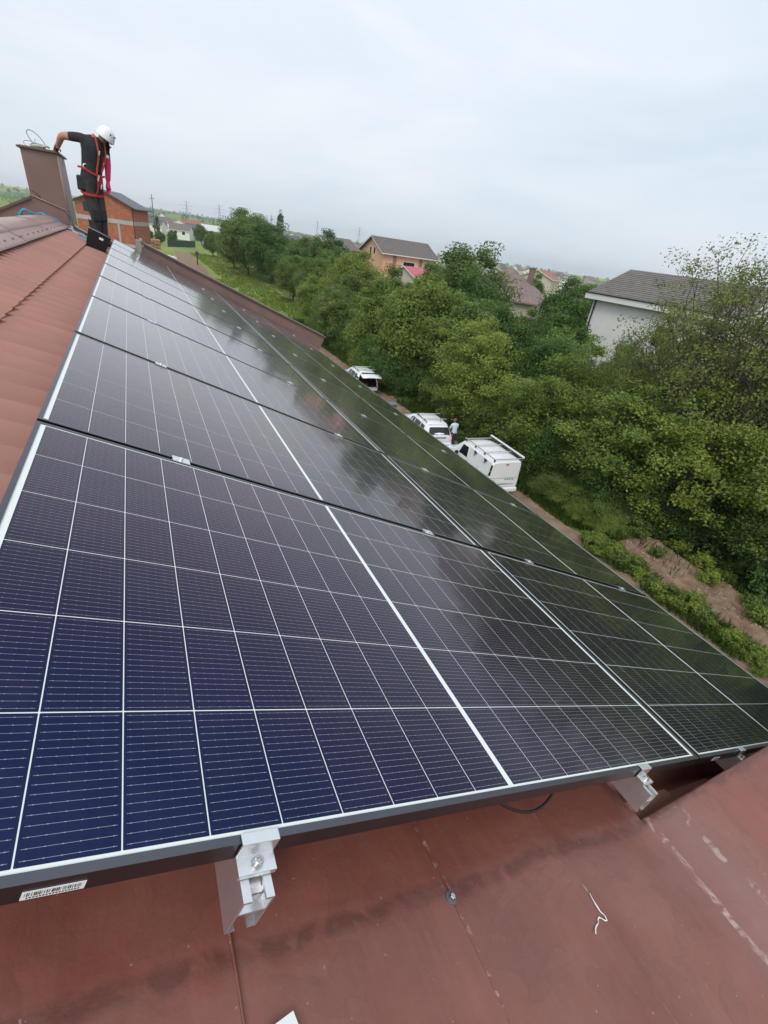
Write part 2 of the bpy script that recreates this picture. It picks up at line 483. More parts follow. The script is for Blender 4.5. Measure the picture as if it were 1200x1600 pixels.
# near gable coping: lapped painted sheets with creases, dirt and scratches
def coping_mat():
    m, nt, N, L, P = new_mat('weathered_coping_sheet')
    P.inputs['Roughness'].default_value = 0.5
    P.inputs['Specular IOR Level'].default_value = 0.5
    geo = N.new('ShaderNodeNewGeometry')
    mp = N.new('ShaderNodeVectorMath'); mp.operation = 'SUBTRACT'; mp.inputs[1].default_value = (0, 0, RZ)
    L.new(geo.outputs['Position'], mp.inputs[0])
    rot = N.new('ShaderNodeVectorRotate'); rot.rotation_type = 'Y_AXIS'; rot.inputs['Angle'].default_value = -TH
    L.new(mp.outputs[0], rot.inputs['Vector'])          # sheet coordinates: x = down the slope, y = along the ridge
    co = rot.outputs[0]
    sp = N.new('ShaderNodeSeparateXYZ'); L.new(co, sp.inputs[0])
    def noise(scale, detail=6, dist=0.0, vec=None, rough=0.6):
        n = N.new('ShaderNodeTexNoise'); n.inputs['Scale'].default_value = scale; n.inputs['Detail'].default_value = detail
        n.inputs['Distortion'].default_value = dist; n.inputs['Roughness'].default_value = rough
        L.new(vec or co, n.inputs['Vector']); return n.outputs['Fac']
    def ramp(fac, a, b, ca=(0, 0, 0, 1), cb=(1, 1, 1, 1)):
        r = N.new('ShaderNodeValToRGB'); r.color_ramp.elements[0].position = a; r.color_ramp.elements[1].position = b
        r.color_ramp.elements[0].color = ca; r.color_ramp.elements[1].color = cb
        L.new(fac, r.inputs['Fac']); return r.outputs['Color']
    def math_(op, a, b=None, c=None):
        n = N.new('ShaderNodeMath'); n.operation = op
        for i, x in enumerate((a, b, c)):
            if x is None: continue
            if isinstance(x, (int, float)): n.inputs[i].default_value = x
            else: L.new(x, n.inputs[i])
        return n.outputs[0]
    def mix(fac, a, b):
        n = N.new('ShaderNodeMix'); n.data_type = 'RGBA'
        if isinstance(fac, float): n.inputs[0].default_value = fac
        else: L.new(fac, n.inputs[0])
        for s, x in ((6, a), (7, b)):
            if isinstance(x, tuple): n.inputs[s].default_value = x
            else: L.new(x, n.inputs[s])
        return n.outputs[2]
    def line(axis, pos, width, wob, wscale):
        """1 near a wandering line axis = pos"""
        w = math_('MULTIPLY', math_('SUBTRACT', noise(wscale, 3), 0.5), wob)
        d = math_('ABSOLUTE', math_('SUBTRACT', math_('ADD', sp.outputs[axis], w), pos))
        return math_('SUBTRACT', 1.0, math_('MINIMUM', math_('DIVIDE', d, width), 1.0))
    base = ramp(noise(3.2, 7), 0.3, 0.72, (0.165, 0.052, 0.037, 1), (0.240, 0.082, 0.059, 1))
    streak = N.new('ShaderNodeMapping'); streak.inputs['Scale'].default_value = (60, 3, 3); L.new(co, streak.inputs[0])
    base = mix(math_('MULTIPLY', ramp(noise(1.0, 4, 0, streak.outputs[0]), 0.45, 0.8), 0.14), base, (0.32, 0.14, 0.11, 1))
    # film of dust towards the outer half
    base = mix(math_('MULTIPLY', ramp(noise(5, 8, 0.5), 0.42, 0.75), 0.20), base, (0.32, 0.165, 0.13, 1))
    # dried water marks with crisp rims, run-off streaks
    wm = noise(4.0, 3, 1.4)
    rim = math_('SUBTRACT', 1.0, math_('MINIMUM', math_('DIVIDE', math_('ABSOLUTE', math_('SUBTRACT', wm, 0.56)), 0.012), 1.0))
    base = mix(math_('MULTIPLY', rim, 0.30), base, (0.12, 0.048, 0.038, 1))
    base = mix(math_('MULTIPLY', ramp(wm, 0.55, 0.575), 0.16), base, (0.13, 0.055, 0.044, 1))
    run = N.new('ShaderNodeMapping'); run.inputs['Scale'].default_value = (4, 40, 4); L.new(co, run.inputs[0])
    base = mix(math_('MULTIPLY', ramp(noise(1.0, 5, 0.3, run.outputs[0]), 0.60, 0.78), 0.28), base, (0.125, 0.05, 0.04, 1))
    # dark wet dirt lying in the crease
    cr = math_('MULTIPLY', ramp(line(1, -0.058, 0.020, 0.04, 7.0), 0.1, 0.7), ramp(noise(13, 7, 1.6), 0.36, 0.55))
    base = mix(math_('MULTIPLY', cr, 0.62), base, (0.085, 0.030, 0.022, 1))
    # dark blots and specks
    base = mix(math_('MULTIPLY', ramp(noise(14, 5, 0.8), 0.70, 0.78), 0.55), base, (0.10, 0.04, 0.032, 1))
    base = mix(math_('MULTIPLY', ramp(noise(85, 2), 0.72, 0.76), 0.55), base, (0.42, 0.30, 0.26, 1))
    # pale sealant and scratches along seams and the fold
    for pos, wd, wob, ns, amt, lo in ((0.772, 0.007, 0.035, 3.0, 0.7, 0.46), (1.115, 0.004, 0.012, 5.0, 0.6, 0.55), (1.53, 0.012, 0.05, 5.0, 0.7, 0.46), (1.635, 0.012, 0.10, 4.5, 0.65, 0.48)):
        s = math_('MULTIPLY', ramp(line(0, pos, wd, wob, ns), 0.15, 0.5), ramp(noise(16, 7, 1.5), lo, lo + 0.12))
        base = mix(math_('MULTIPLY', s, amt), base, (0.50, 0.40, 0.35, 1))
    # grey rubbed film between fold and box
    g = math_('MULTIPLY', line(0, 1.60, 0.16, 0.06, 3.0), 0.35)
    base = mix(g, base, (0.27, 0.185, 0.165, 1))
    L.new(base, P.inputs['Base Color'])
    L.new(ramp(noise(9, 5), 0.3, 0.7, (0.28, 0.28, 0.28, 1), (0.46, 0.46, 0.46, 1)), P.inputs['Roughness'])
    b = N.new('ShaderNodeBump'); b.inputs['Strength'].default_value = 0.12; b.inputs['Distance'].default_value = 0.01
    hh = math_('ADD', noise(45, 5), math_('MULTIPLY', noise(6, 3), 3.0))
    L.new(hh, b.inputs['Height']); L.new(b.outputs[0], P.inputs['Normal'])
    return m
CAPM = coping_mat()
from mathutils import noise as mnoise
def nz(x, y, z=0.0, s=1.0):
    return mnoise.noise(Vector((x * s, y * s, z)))
CN = -0.15
def smooth01(t): t = min(1, max(0, t)); return t * t * (3 - 2 * t)
def cap_sheet(u0, u1, seed):
    nu, vs = 26, [-0.95, -0.7, -0.5] + [-0.42 + 0.018 * i for i in range(20)] + [-0.052 + 0.012 * i for i in range(14)]
    P = []
    for i in range(nu + 1):
        t = i / nu
        u = u0 + (u1 - u0) * t
        row = []
        for v in vs:
            cv = -0.058 + 0.006 * nz(u, 0.3, 2.0, 5)           # the crease wanders a little
            n = CN + 0.0035 * t
            n += 0.006 * nz(u, v, seed, 4.0) + 0.0016 * nz(u, v, seed + 5, 13)
            if t > 0.5: n += 0.003 * smooth01((u - (u1 - 0.048)) / 0.012)
            if v > cv: n -= (v - cv) * 0.10
            n -= 0.0025 * math.exp(-((v - cv) / 0.008) ** 2)
            row.append(R3(u, v, n))
        P.append(row)
    last = P[-1]
    P.append([p - (ROOF.to_3x3() @ Vector((-0.0005, 0, 0.0035))) for p in last])
    mb = MB(); mb.grid(P)
    o = world_part(mb, 'coping_sheet', CAPM)
    smooth_by_angle(o, 50)
    return o
seams = [-0.55, 0.375, 0.755, 1.11, 1.51]
for i in range(4):
    cap_sheet(seams[i], seams[i + 1] + 0.006, 3.1 * i)
# seam folds standing slightly proud
for us, l in ((0.375, 0.0), (0.755, 0.0), (1.11, 0.0)):
    mb = MB()
    pts = []
    for i in range(24):
        v = -0.9 + 0.95 * i / 23
        pts.append(R3(us + 0.008 + 0.003 * nz(v, us, 0, 6), v, CN - max(0, v + .058) * .1 + 0.0025))
    mb.tube(pts, 0.0022, 5)
    world_part(mb, 'seam_fold', CAPM, True)
# level end box of the coping past the fold
fx, fz = R3(1.512, 0, CN).x, R3(1.512, 0, CN).z
P = []
for i in range(31):
    t = i / 30
    x = fx - 0.012 + 2.4 * t ** 1.3
    row = []
    for y, dz in ((-0.95, 0), (-0.6, 0), (-0.5, 0), (-0.4, 0), (-0.32, 0), (-0.24, 0), (-0.18, 0), (-0.13, 0), (-0.09, 0), (-0.068, 0), (-0.054, -0.002), (-0.049, -0.006), (-0.047, -0.014), (-0.047, -0.9)):
        z = fz + dz + 0.004 + 0.004 * nz(x, y, 9, 3.0) * min(1, t * 6)
        # rolled transition at the fold
        if x < fx + 0.05: z -= 0.0015 * ((fx + 0.05 - x) / 0.06) ** 2
        row.append(Vector((x, y, z)))
    P.append(row)
mb = MB(); mb.grid(P)
o = world_part(mb, 'coping_sheet', CAPM); smooth_by_angle(o, 50)
# near gable wall below the coping
mb = MB(); mb.prism([(R3(-0.9, 0, -.24).x, R3(-0.9, 0, -.24).z), (R3(1.5, 0, -.24).x, R3(1.5, 0, -.24).z), (3.6, fz - 0.06), (3.6, 3.0), (R3(-0.9, 0, -.24).x, 3.0)], 1, -0.60, -0.12)
world_part(mb, 'gable_wall', WALL_BROWN)
# screw with rubber washer
mb = MB(); mb.lathe([(0.0105, 0), (0.0105, 0.0022), (0.0075, 0.003)], (0, 0, 0), 14, 0); mb.lathe([(0.0052, 0.003), (0.0052, 0.008), (0.0045, 0.0085)], (0, 0, 0), 6, 1)
for p in mb.v: pass
mb.v = [tuple(R3(p[0] + 0.763, p[1] - 0.073, p[2] + CN + 0.004)) for p in mb.v]
world_part(mb, 'roofing_screw', [GREY_PLASTIC, STEEL])

# ------------------------------------------------------------------ solar panels
def cell_mat(lines=True):
    m, nt, N, L, P = new_mat('solar_cell_with_busbars' if lines else 'solar_cell_far')
    tc = N.new('ShaderNodeTexCoord')
    sp = N.new('ShaderNodeSeparateXYZ'); L.new(tc.outputs['Object'], sp.inputs[0])
    def M_(op, a, b=None):
        n = N.new('ShaderNodeMath'); n.operation = op
        for i, x in enumerate((a, b)):
            if x is None: continue
            if isinstance(x, (int, float)): n.inputs[i].default_value = x
            else: L.new(x, n.inputs[i])
        return n.outputs[0]
    oi = N.new('ShaderNodeObjectInfo')
    hue = N.new('ShaderNodeMix'); hue.data_type = 'RGBA'
    L.new(oi.outputs['Random'], hue.inputs[0])
    hue.inputs[6].default_value = (0.0030, 0.0036, 0.012, 1); hue.inputs[7].default_value = (0.0036, 0.0040, 0.010, 1)
    col = hue.outputs[2]
    if lines:
        fy = M_('FRACT', M_('DIVIDE', M_('ADD', sp.outputs[1], 0.091), 0.011375))
        dy = M_('MULTIPLY', M_('ABSOLUTE', M_('SUBTRACT', fy, 0.5)), 0.011375)
        fxx = M_('FRACT', M_('DIVIDE', M_('ADD', sp.outputs[0], 0.047), 0.0158))
        dx = M_('MULTIPLY', M_('ABSOLUTE', M_('SUBTRACT', fxx, 0.5)), 0.0158)
        w = M_('ADD', 0.00022, M_('MULTIPLY', M_('LESS_THAN', dx, 0.0009), 0.00030))
        on = M_('LESS_THAN', dy, w)
        inside = M_('LESS_THAN', M_('ABSOLUTE', sp.outputs[0]), 0.0435)
        on = M_('MULTIPLY', on, inside)
        mx = N.new('ShaderNodeMix'); mx.data_type = 'RGBA'
        L.new(on, mx.inputs[0]); L.new(col, mx.inputs[6]); mx.inputs[7].default_value = (0.30, 0.30, 0.33, 1)
        col = mx.outputs[2]
    geo = N.new('ShaderNodeNewGeometry')
    dn = N.new('ShaderNodeTexNoise'); dn.inputs['Scale'].default_value = 3.0; dn.inputs['Detail'].default_value = 10; dn.inputs['Roughness'].default_value = 0.75; dn.inputs['Distortion'].default_value = 0.8
    L.new(geo.outputs['Position'], dn.inputs['Vector'])
    dr = N.new('ShaderNodeMapRange'); dr.inputs['From Min'].default_value = 0.45; dr.inputs['From Max'].default_value = 0.85; dr.inputs['To Max'].default_value = 0.045
    L.new(dn.outputs['Fac'], dr.inputs['Value'])
    dm = N.new('ShaderNodeMix'); dm.data_type = 'RGBA'
    L.new(dr.outputs[0], dm.inputs[0]); L.new(col, dm.inputs[6]); dm.inputs[7].default_value = (0.34, 0.32, 0.29, 1)
    L.new(dm.outputs[2], P.inputs['Base Color'])
    glass_finish(N, L, P, tc, True)
    return m
def glass_finish(N, L, P, tc, silicon=False):
    """laminated front glass as a coat: anti-reflection treated, faintly wavy, thin dust film;
    silicon cells below carry a nitride film that gives the blue sheen"""
    P.inputs['Coat Weight'].default_value = 1.0
    P.inputs['Coat IOR'].default_value = 1.27
    if silicon:
        P.inputs['IOR'].default_value = 2.2
        P.inputs['Roughness'].default_value = 0.20
        P.inputs['Thin Film Thickness'].default_value = 111.0
        P.inputs['Thin Film IOR'].default_value = 1.48
    else:
        P.inputs['Specular IOR Level'].default_value = 0.0
        P.inputs['Roughness'].default_value = 0.8
    geo = N.new('ShaderNodeNewGeometry')
    n = N.new('ShaderNodeTexNoise'); n.inputs['Scale'].default_value = 5.0; n.inputs['Detail'].default_value = 1
    L.new(geo.outputs['Position'], n.inputs['Vector'])
    b = N.new('ShaderNodeBump'); b.inputs['Strength'].default_value = 0.02; b.inputs['Distance'].default_value = 0.02
    L.new(n.outputs['Fac'], b.inputs['Height']); L.new(b.outputs[0], P.inputs['Coat Normal'])
    d = N.new('ShaderNodeTexNoise'); d.inputs['Scale'].default_value = 5.0; d.inputs['Detail'].default_value = 9; d.inputs['Roughness'].default_value = 0.7
    L.new(geo.outputs['Position'], d.inputs['Vector'])
    r = N.new('ShaderNodeValToRGB'); r.color_ramp.elements[0].position = 0.35; r.color_ramp.elements[1].position = 0.8
    r.color_ramp.elements[0].color = (0.05, 0.05, 0.05, 1); r.color_ramp.elements[1].color = (0.11, 0.11, 0.11, 1)
    L.new(d.outputs['Fac'], r.inputs['Fac']); L.new(r.outputs['Color'], P.inputs['Coat Roughness'])
CELL = cell_mat(True)
CELL_FAR = cell_mat(False)
m_, nt_, N_, L_, P_ = new_mat('white_backsheet_under_glass')
P_.inputs['Base Color'].default_value = (0.74, 0.77, 0.74, 1)
glass_finish(N_, L_, P_, None)
BACK = m_

SU = 1.03615
PL, PW, PU2, PV = 1.7945, 1.134, 1.805, 1.154
cell_l, cell_w = 0.0943, 0.1818
cu = [0.0222 + (i + 0.5) * 0.0960 for i in range(9)] + [0.8996 + (i + 0.5) * 0.0960 for i in range(9)]
cv = [0.0165 + 0.091 + 0.1838 * j for j in range(6)]
mb = MB()
c_ = 0.0007
hx, hy = cell_l / 2, cell_w / 2
mb.prism([(-hx + c_, -hy), (hx - c_, -hy), (hx, -hy + c_), (hx, hy - c_), (hx - c_, hy), (-hx + c_, hy), (-hx, hy - c_), (-hx, -hy + c_)], 2, -0.00015, 0.0)
cell_me = mb.mesh('solar_cell', CELL)
mb = MB()
for u in cu:
    for vv in cv:
        mb.add([(u - hx, vv - hy, -0.0018), (u + hx, vv - hy, -0.0018), (u + hx, vv + hy, -0.0018), (u - hx, vv + hy, -0.0018)], [(0, 1, 2, 3)])
grid_me = mb.mesh('cell_grid', CELL_FAR, fix=False)
mb = MB()
for (a, b, c, d) in ((0, PL, 0, 0.011), (0, PL, PW - 0.011, PW), (0, 0.011, 0.011, PW - 0.011), (PL - 0.016, PL, 0.011, PW - 0.011)):
    mb.box(((a + b) / 2, (c + d) / 2, -0.0145), (b - a, d - c, 0.029))
frame_me = mb.mesh('frame', FRAME)
mb = MB(); mb.box((PL / 2, PW / 2, -0.0040), (PL - 0.022, PW - 0.022, 0.0039))
back_me = mb.mesh('backsheet', BACK)
# barcode sticker on the near side of the frame
mb = MB()
mb.box((0, 0, 0), (0.060, 0.0006, 0.0145), mi=0)
rs = random.Random(3)
x = -0.027
while x < 0.026:
    w = rs.choice([0.0004, 0.0007, 0.0011])
    mb.box((x, -0.0004, 0.0018), (w, 0.0003, 0.006), mi=1); x += w + rs.choice([0.0006, 0.0009, 0.0018])
for i in range(17):
    mb.box((-0.024 + i * 0.003, -0.0004, -0.0042), (0.0018, 0.0003, 0.002), mi=1)
label_me = mb.mesh('barcode_label', [LABEL_WHITE, BLACK])
mb = MB(); mb.box((0, 0, 0), (0.10, 0.08, 0.022)); mb.tube([(0.05, 0, 0), (0.18, 0.05, -0.03), (0.35, 0.02, -0.02)], 0.003, 5)
jbox_me = mb.mesh('junction_box', BLACK)

ordn = ['first', 'second', 'third', 'fourth', 'fifth', 'sixth', 'seventh', 'eighth', 'ninth']
def child(name, me, parent, loc=(0, 0, 0)):
    o = bpy.data.objects.new(name, me); COL.objects.link(o); o.parent = parent; o.location = loc; return o
for row in range(2):
    for k in range(9):
        dn = [0.0, 0.0015, -0.001, 0.001, 0.0, -0.0015, 0.001, 0.0, 0.0005][k] * (1 if row else -1)
        p = roof_empty('solar_panel', row * PU2, k * PV, dn * 0.6)
        side = 'upper row, along the bare red tiles' if row == 0 else 'lower row, along the eave'
        if k == 0: lb = 'nearest black-framed solar panel of the ' + side
        elif k == 8: lb = 'farthest black-framed solar panel of the ' + side
        else: lb = ordn[k] + ' black-framed solar panel from the camera in the ' + side
        tag(p, lb, 'solar panel', 'solar panels mounted in two rows on the roof')
        child('frame', frame_me, p)
        child('backsheet', back_me, p)
        if k < 4:
            for u in cu:
                for vv in cv:
                    child('solar_cell', cell_me, p, (u, vv, -0.0018))
        else:
            o = child('cell_grid', grid_me, p); o['kind'] = 'stuff'
        child('barcode_label', label_me, p, (0.158, -0.0006, -0.0190)).scale = (0.9, 1, 0.9)
        child('junction_box', jbox_me, p, (PL / 2, PW / 2, -0.02))

# ------------------------------------------------------------------ mounting rails with clamps
def rail_profile():
    w, h, t = 0.020, 0.062, 0.0028
    # C channel open at the top with a foot flange
    return [(-w, 0), (-w + 0.011, 0), (-w + 0.011, -0.004), (-w + t, -0.004), (-w + t, -0.024), (w - t, -0.024), (w - t, -0.004), (w - 0.011, -0.004), (w - 0.011, 0), (w, 0),
            (w, -h), (w - 0.012, -h), (w - 0.012, -h + t), (w - t, -h + t), (w - t, -0.027), (-w + t, -0.027), (-w + t, -h + t), (-w + 0.012, -h + t), (-w + 0.012, -h), (-w, -h)]
rails = [(0.370, 'upper rail of the upper panel row, its end nearest the camera on the left'), (1.432, 'lower rail of the upper panel row, its sawn end above the dark gap'),
         (2.185, 'upper rail of the lower panel row, its end half hidden by the raised coping'), (3.225, 'lowest rail of the array, close to the eave under the lower panels')]
for ri, (ru, lb) in enumerate(rails):
    r = roof_empty('mounting_rail', ru, 0, -0.0295)
    tag(r, 'aluminium ' + lb, 'rail', 'aluminium mounting rails under the panels')
    mb = MB(); mb.prism(rail_profile(), 1, -0.050, 10.46)
    mb.build('rail_profile', ALU, r)
    # end clamp at the near edge
    mb = MB()
    mb.prism([(0.010, 0.0305), (0.010, 0.0335), (-0.0045, 0.0335), (-0.0045, 0.0100), (-0.026, 0.0100), (-0.026, 0.0015), (-0.0045, 0.0015), (-0.0015, 0.0015), (-0.0015, 0.0305)], 0, -0.025, 0.025)
    ec = mb.build('end_clamp', ALU, r, bevel=0.0008)
    mb = MB(); mb.lathe([(0.0080, 0.0100), (0.0080, 0.0114), (0.0060, 0.0115), (0.0060, 0.0180), (0.0053, 0.0187), (0.0031, 0.0187), (0.0031, 0.015)], (0.0, -0.0155, 0), 16)
    b = mb.build('bolt', STEEL, ec); smooth_by_angle(b)
    mb = MB(); mb.box((0, -0.018, -0.014), (0.030, 0.03, 0.016)); mb.build('channel_nut', ALU, ec)
    mb = MB()
    mb.box((0, 0, 0.0315), (0.052, 0.036, 0.003)); mb.box((0, 0, 0.015), (0.052, 0.0145, 0.030)); mb.lathe([(0.0065, 0.033), (0.0065, 0.039), (0.0035, 0.0395)], (0, 0, 0), 10)
    me = mb.mesh('mid_clamp', ALU)
    for k in range(1, 9):
        child('mid_clamp', me, r, (0, k * PV - 0.010, 0.0))
    mb = MB()
    mb.box((0, 0.02, -0.10), (0.03, 0.05, 0.006)); mb.box((0.018, 0.02, -0.11), (0.005, 0.05, 0.09)); mb.box((-0.05, 0.02, -0.152), (0.14, 0.05, 0.006))
    me = mb.mesh('roof_hook', ALU)
    for k in range(8):
        child('roof_hook', me, r, (0, 0.55 + 1.25 * k, 0.0))

# loose cable drooping under the front edge of the array
mb = MB()
pts = []
for i in range(16):
    t = i / 15
    pts.append(R3(0.86 + 0.36 * t, 0.075 - 0.068 * math.sin(math.pi * t), -0.05 - 0.048 * math.sin(math.pi * t) ** 0.7))
mb.tube(pts, 0.0032, 6)
tag(mb.build('cable', BLACK, None, True), 'thin black cable drooping from under the front edge of the panels', 'cable')
# white thread and a scrap of white sheet on the coping
mb = MB()
P2 = [(1.056, -0.198), (1.062, -0.192), (1.070, -0.189), (1.080, -0.187), (1.087, -0.182), (1.093, -0.180), (1.099, -0.183), (1.105, -0.189), (1.111, -0.189), (1.113, -0.182), (1.109, -0.174), (1.108, -0.164), (1.111, -0.152), (1.112, -0.143)]
mb.tube([R3(u, v, CN + 0.0075 + 0.001 * (i % 2)) for i, (u, v) in enumerate(P2)], [0.0009 + 0.0004 * (i % 3) for i in range(14)], 5)
tag(mb.build('thread', LABEL_WHITE, None, True), 'short curled white thread lying on a coping seam', 'thread')
mb = MB()
q = [(0.403, -0.1345), (0.441, -0.1275), (0.455, -0.19), (0.40, -0.19)]
mb.add([R3(u, v, CN + 0.012) for u, v in q] + [R3(u, v, CN + 0.0105) for u, v in q], [(0, 1, 2, 3), (7, 6, 5, 4), (0, 4, 5, 1), (1, 5, 6, 2), (2, 6, 7, 3), (3, 7, 4, 0)])
tag(mb.build('paper_scrap', LABEL_WHITE), 'corner of a white sheet lying on the coping at the bottom edge', 'paper')
# ------------------------------------------------------------------ people
def seg_dist(p, a, b):
    ab = b - a; t = max(0, min(1, (p - a).dot(ab) / max(ab.length_squared, 1e-9)))
    return (p - (a + ab * t)).length
def finger_hand(mb, wrist, palm, dirf, across, curl, mi, s=1.0):
    """palm and five separate bent fingers; dirf = finger direction, across = thumb side, curl = palm normal"""
    w, p = Vector(wrist), Vector(palm)
    mb.tube([w - (p - w) * 0.9, w, w.lerp(p, .5), p, p + dirf * 0.03 * s], [0.026 * s, 0.026 * s, 0.033 * s, 0.037 * s, 0.030 * s], 8, mi)
    for i, (o, ln) in enumerate(((0.030, 0.068), (0.011, 0.078), (-0.009, 0.072), (-0.028, 0.056))):
        b = p + dirf * 0.03 * s + across * o * s
        m1 = b + dirf * ln * 0.5 * s + curl * 0.008 * s
        mb.tube([b, m1, m1 + dirf * ln * 0.32 * s + curl * 0.022 * s, m1 + dirf * ln * 0.42 * s + curl * 0.045 * s], [0.0095 * s, 0.009 * s, 0.008 * s, 0.006 * s], 6, mi)
    b = p + across * 0.036 * s - dirf * 0.01 * s
    mb.tube([b, b + across * 0.022 * s + dirf * 0.025 * s, b + across * 0.024 * s + dirf * 0.055 * s + curl * 0.02 * s], [0.012 * s, 0.010 * s, 0.007 * s], 6, mi)

def person_body(root, joints, bones, zones, mats, extra=None, name='body'):
    names = list(joints)
    me = bpy.data.meshes.new(name + '_skin')
    O = Vector(root.location)
    me.from_pydata([Vector(joints[n][0]) - O for n in names], [(names.index(a), names.index(b)) for a, b, z in bones], [])
    o = bpy.data.objects.new(name + '_skin', me); COL.objects.link(o)
    sk = o.modifiers.new('skin', 'SKIN'); sk.use_smooth_shade = True; sk.branch_smoothing = 0.5
    if not me.skin_vertices: bpy.context.view_layer.update()
    for i, n in enumerate(names):
        r = joints[n][1]
        r = r if isinstance(r, tuple) else (r, r)
        me.skin_vertices[0].data[i].radius = (r[0] * 1.12, r[1] * 1.12)
        me.skin_vertices[0].data[i].use_root = (n == 'pelvis')
    ss = o.modifiers.new('sub', 'SUBSURF'); ss.levels = 2; ss.render_levels = 2
    dg = bpy.context.evaluated_depsgraph_get(); dg.update()
    em = bpy.data.meshes.new_from_object(o.evaluated_get(dg))
    mb = MB()
    mb.add([v.co.copy() for v in em.vertices], [tuple(p.vertices) for p in em.polygons])
    segs = [(Vector(joints[a][0]) - O, Vector(joints[b][0]) - O, z) for a, b, z in bones]
    for i, p in enumerate(em.polygons):
        c = p.center
        best = min(segs, key=lambda s: seg_dist(c, s[0], s[1]))
        z = best[2]
        mb.m[i] = zones(z, c + O)
    if extra: extra(mb, O)
    bpy.data.objects.remove(o); bpy.data.meshes.remove(em)
    return mb.build(name, mats, root, smooth=True)

SKIN = mat('skin', (0.46, 0.25, 0.17), 0.55, var=0.08, vscale=20)
SHIRT_BLACK = mat('black_cotton', (0.022, 0.022, 0.028), 0.9, var=0.25, vscale=14, bump=0.4, bscale=25)
TROUSER = mat('dark_work_trousers', (0.040, 0.035, 0.036), 0.85, var=0.3, vscale=10, bump=0.5, bscale=22)
BOOT = mat('boot_leather', (0.03, 0.026, 0.024), 0.6)
HELMET = mat('white_helmet', (0.80, 0.81, 0.85), 0.25, spec=0.5, coat=0.3)
RED_WEB = mat('red_webbing', (0.45, 0.025, 0.03), 0.7)
CRIMSON = mat('crimson_sleeve', (0.55, 0.02, 0.10), 0.75, var=0.15, vscale=20)
HAIR = mat('brown_hair', (0.05, 0.03, 0.02), 0.7)
ORANGE_WEB = mat('faded_red_webbing', (0.42, 0.06, 0.035), 0.75)

root = empty('person', (-0.19, 9.95, 8.885))
tag(root, 'worker in white helmet, black shirt and red harness, leaning on the chimney', 'person')
J = {
 'pelvis': ((-0.205, 9.97, 9.72), (0.15, 0.125)), 'waist': ((-0.175, 9.96, 9.92), (0.170, 0.15)), 'chest': ((-0.120, 9.95, 10.14), (0.200, 0.165)),
 'upper': ((-0.095, 9.95, 10.29), (0.155, 0.12)), 'neck': ((0.005, 9.93, 10.365), 0.060), 'head': ((0.075, 9.915, 10.395), (0.088, 0.088)), 'face': ((0.112, 9.90, 10.345), 0.066),
 'rsh': ((-0.235, 9.87, 10.325), 0.070), 'rel': ((-0.515, 10.07, 10.315), 0.047), 'rwr': ((-0.618, 10.28, 10.165), 0.032),
 'lsh': ((0.050, 10.06, 10.315), 0.068), 'lel': ((0.065, 10.02, 10.05), 0.045), 'lwr': ((0.035, 9.97, 9.80), 0.033),
 'rhip': ((-0.265, 9.92, 9.66), 0.105), 'rkn': ((-0.205, 9.90, 9.30), 0.072), 'ran': ((-0.225, 9.94, 8.98), 0.052), 'rto': ((-0.11, 9.86, 8.925), 0.045),
 'lhip': ((-0.145, 10.03, 9.66), 0.10), 'lkn': ((-0.125, 9.99, 9.31), 0.070), 'lan': ((-0.130, 10.03, 8.95), 0.052), 'lto': ((-0.02, 9.95, 8.895), 0.045)}
Bn = [('pelvis', 'waist', 'torso'), ('waist', 'chest', 'torso'), ('chest', 'upper', 'torso'), ('upper', 'neck', 'neck'), ('neck', 'head', 'head'), ('head', 'face', 'head'),
      ('upper', 'rsh', 'torso'), ('rsh', 'rel', 'uarm'), ('rel', 'rwr', 'farm'), ('upper', 'lsh', 'torso'), ('lsh', 'lel', 'luarm'), ('lel', 'lwr', 'lfarm'),
      ('pelvis', 'rhip', 'leg'), ('rhip', 'rkn', 'leg'), ('rkn', 'ran', 'leg'), ('ran', 'rto', 'foot'), ('pelvis', 'lhip', 'leg'), ('lhip', 'lkn', 'leg'), ('lkn', 'lan', 'leg'), ('lan', 'lto', 'foot')]
def zw(z, c):
    if z == 'torso': return 1 if c.z > 9.80 else 2
    if z == 'neck': return 0 if c.z > 10.365 else 1
    if z == 'uarm': return 1 if (c - Vector((-0.235, 9.87, 10.325))).length < 0.19 else 0
    if z == 'luarm': return 1 if c.z > 10.14 else 4
    if z == 'lfarm': return 4
    return {'head': 0, 'farm': 0, 'leg': 2, 'foot': 3}[z]
def xw(mb, O):
    finger_hand(mb, Vector((-0.618, 10.28, 10.165)) - O, Vector((-0.640, 10.35, 10.150)) - O, Vector((-0.25, 0.95, -0.15)).normalized(), Vector((0.95, 0.25, 0.0)).normalized(), Vector((0, 0, -1)), 0)
    finger_hand(mb, Vector((0.035, 9.97, 9.80)) - O, Vector((0.028, 9.955, 9.73)) - O, Vector((-0.05, -0.1, -1)).normalized(), Vector((0.6, -0.75, 0)).normalized(), Vector((-0.7, -0.6, 0)).normalized(), 4)
    f = Vector((0.62, -0.35, -0.70)).normalized()                           # direction of the gaze
    h = Vector((0.098, 9.907, 10.375)) - O
    mb.tube([h + f * 0.055, h + f * 0.098], [0.016, 0.010], 6, 0)          # nose
    sd = f.cross(Vector((0, 0, 1))).normalized()
    for s in (-1, 1):
        mb.tube([h + sd * s * 0.078, h + sd * s * 0.092 - Vector((0, 0, 0.02))], [0.022, 0.012], 6, 0)   # ears
        e = h + f * 0.075 + sd * s * 0.028 + Vector((0, 0, 0.02))
        mb.tube([e, e + f * 0.006], [0.010, 0.007], 6, 3)
    mm = h + f * 0.078 - Vector((0.01, -0.005, 0.052))
    mb.tube([mm - sd * 0.022, mm + f * 0.006, mm + sd * 0.022], 0.006, 5, 5)
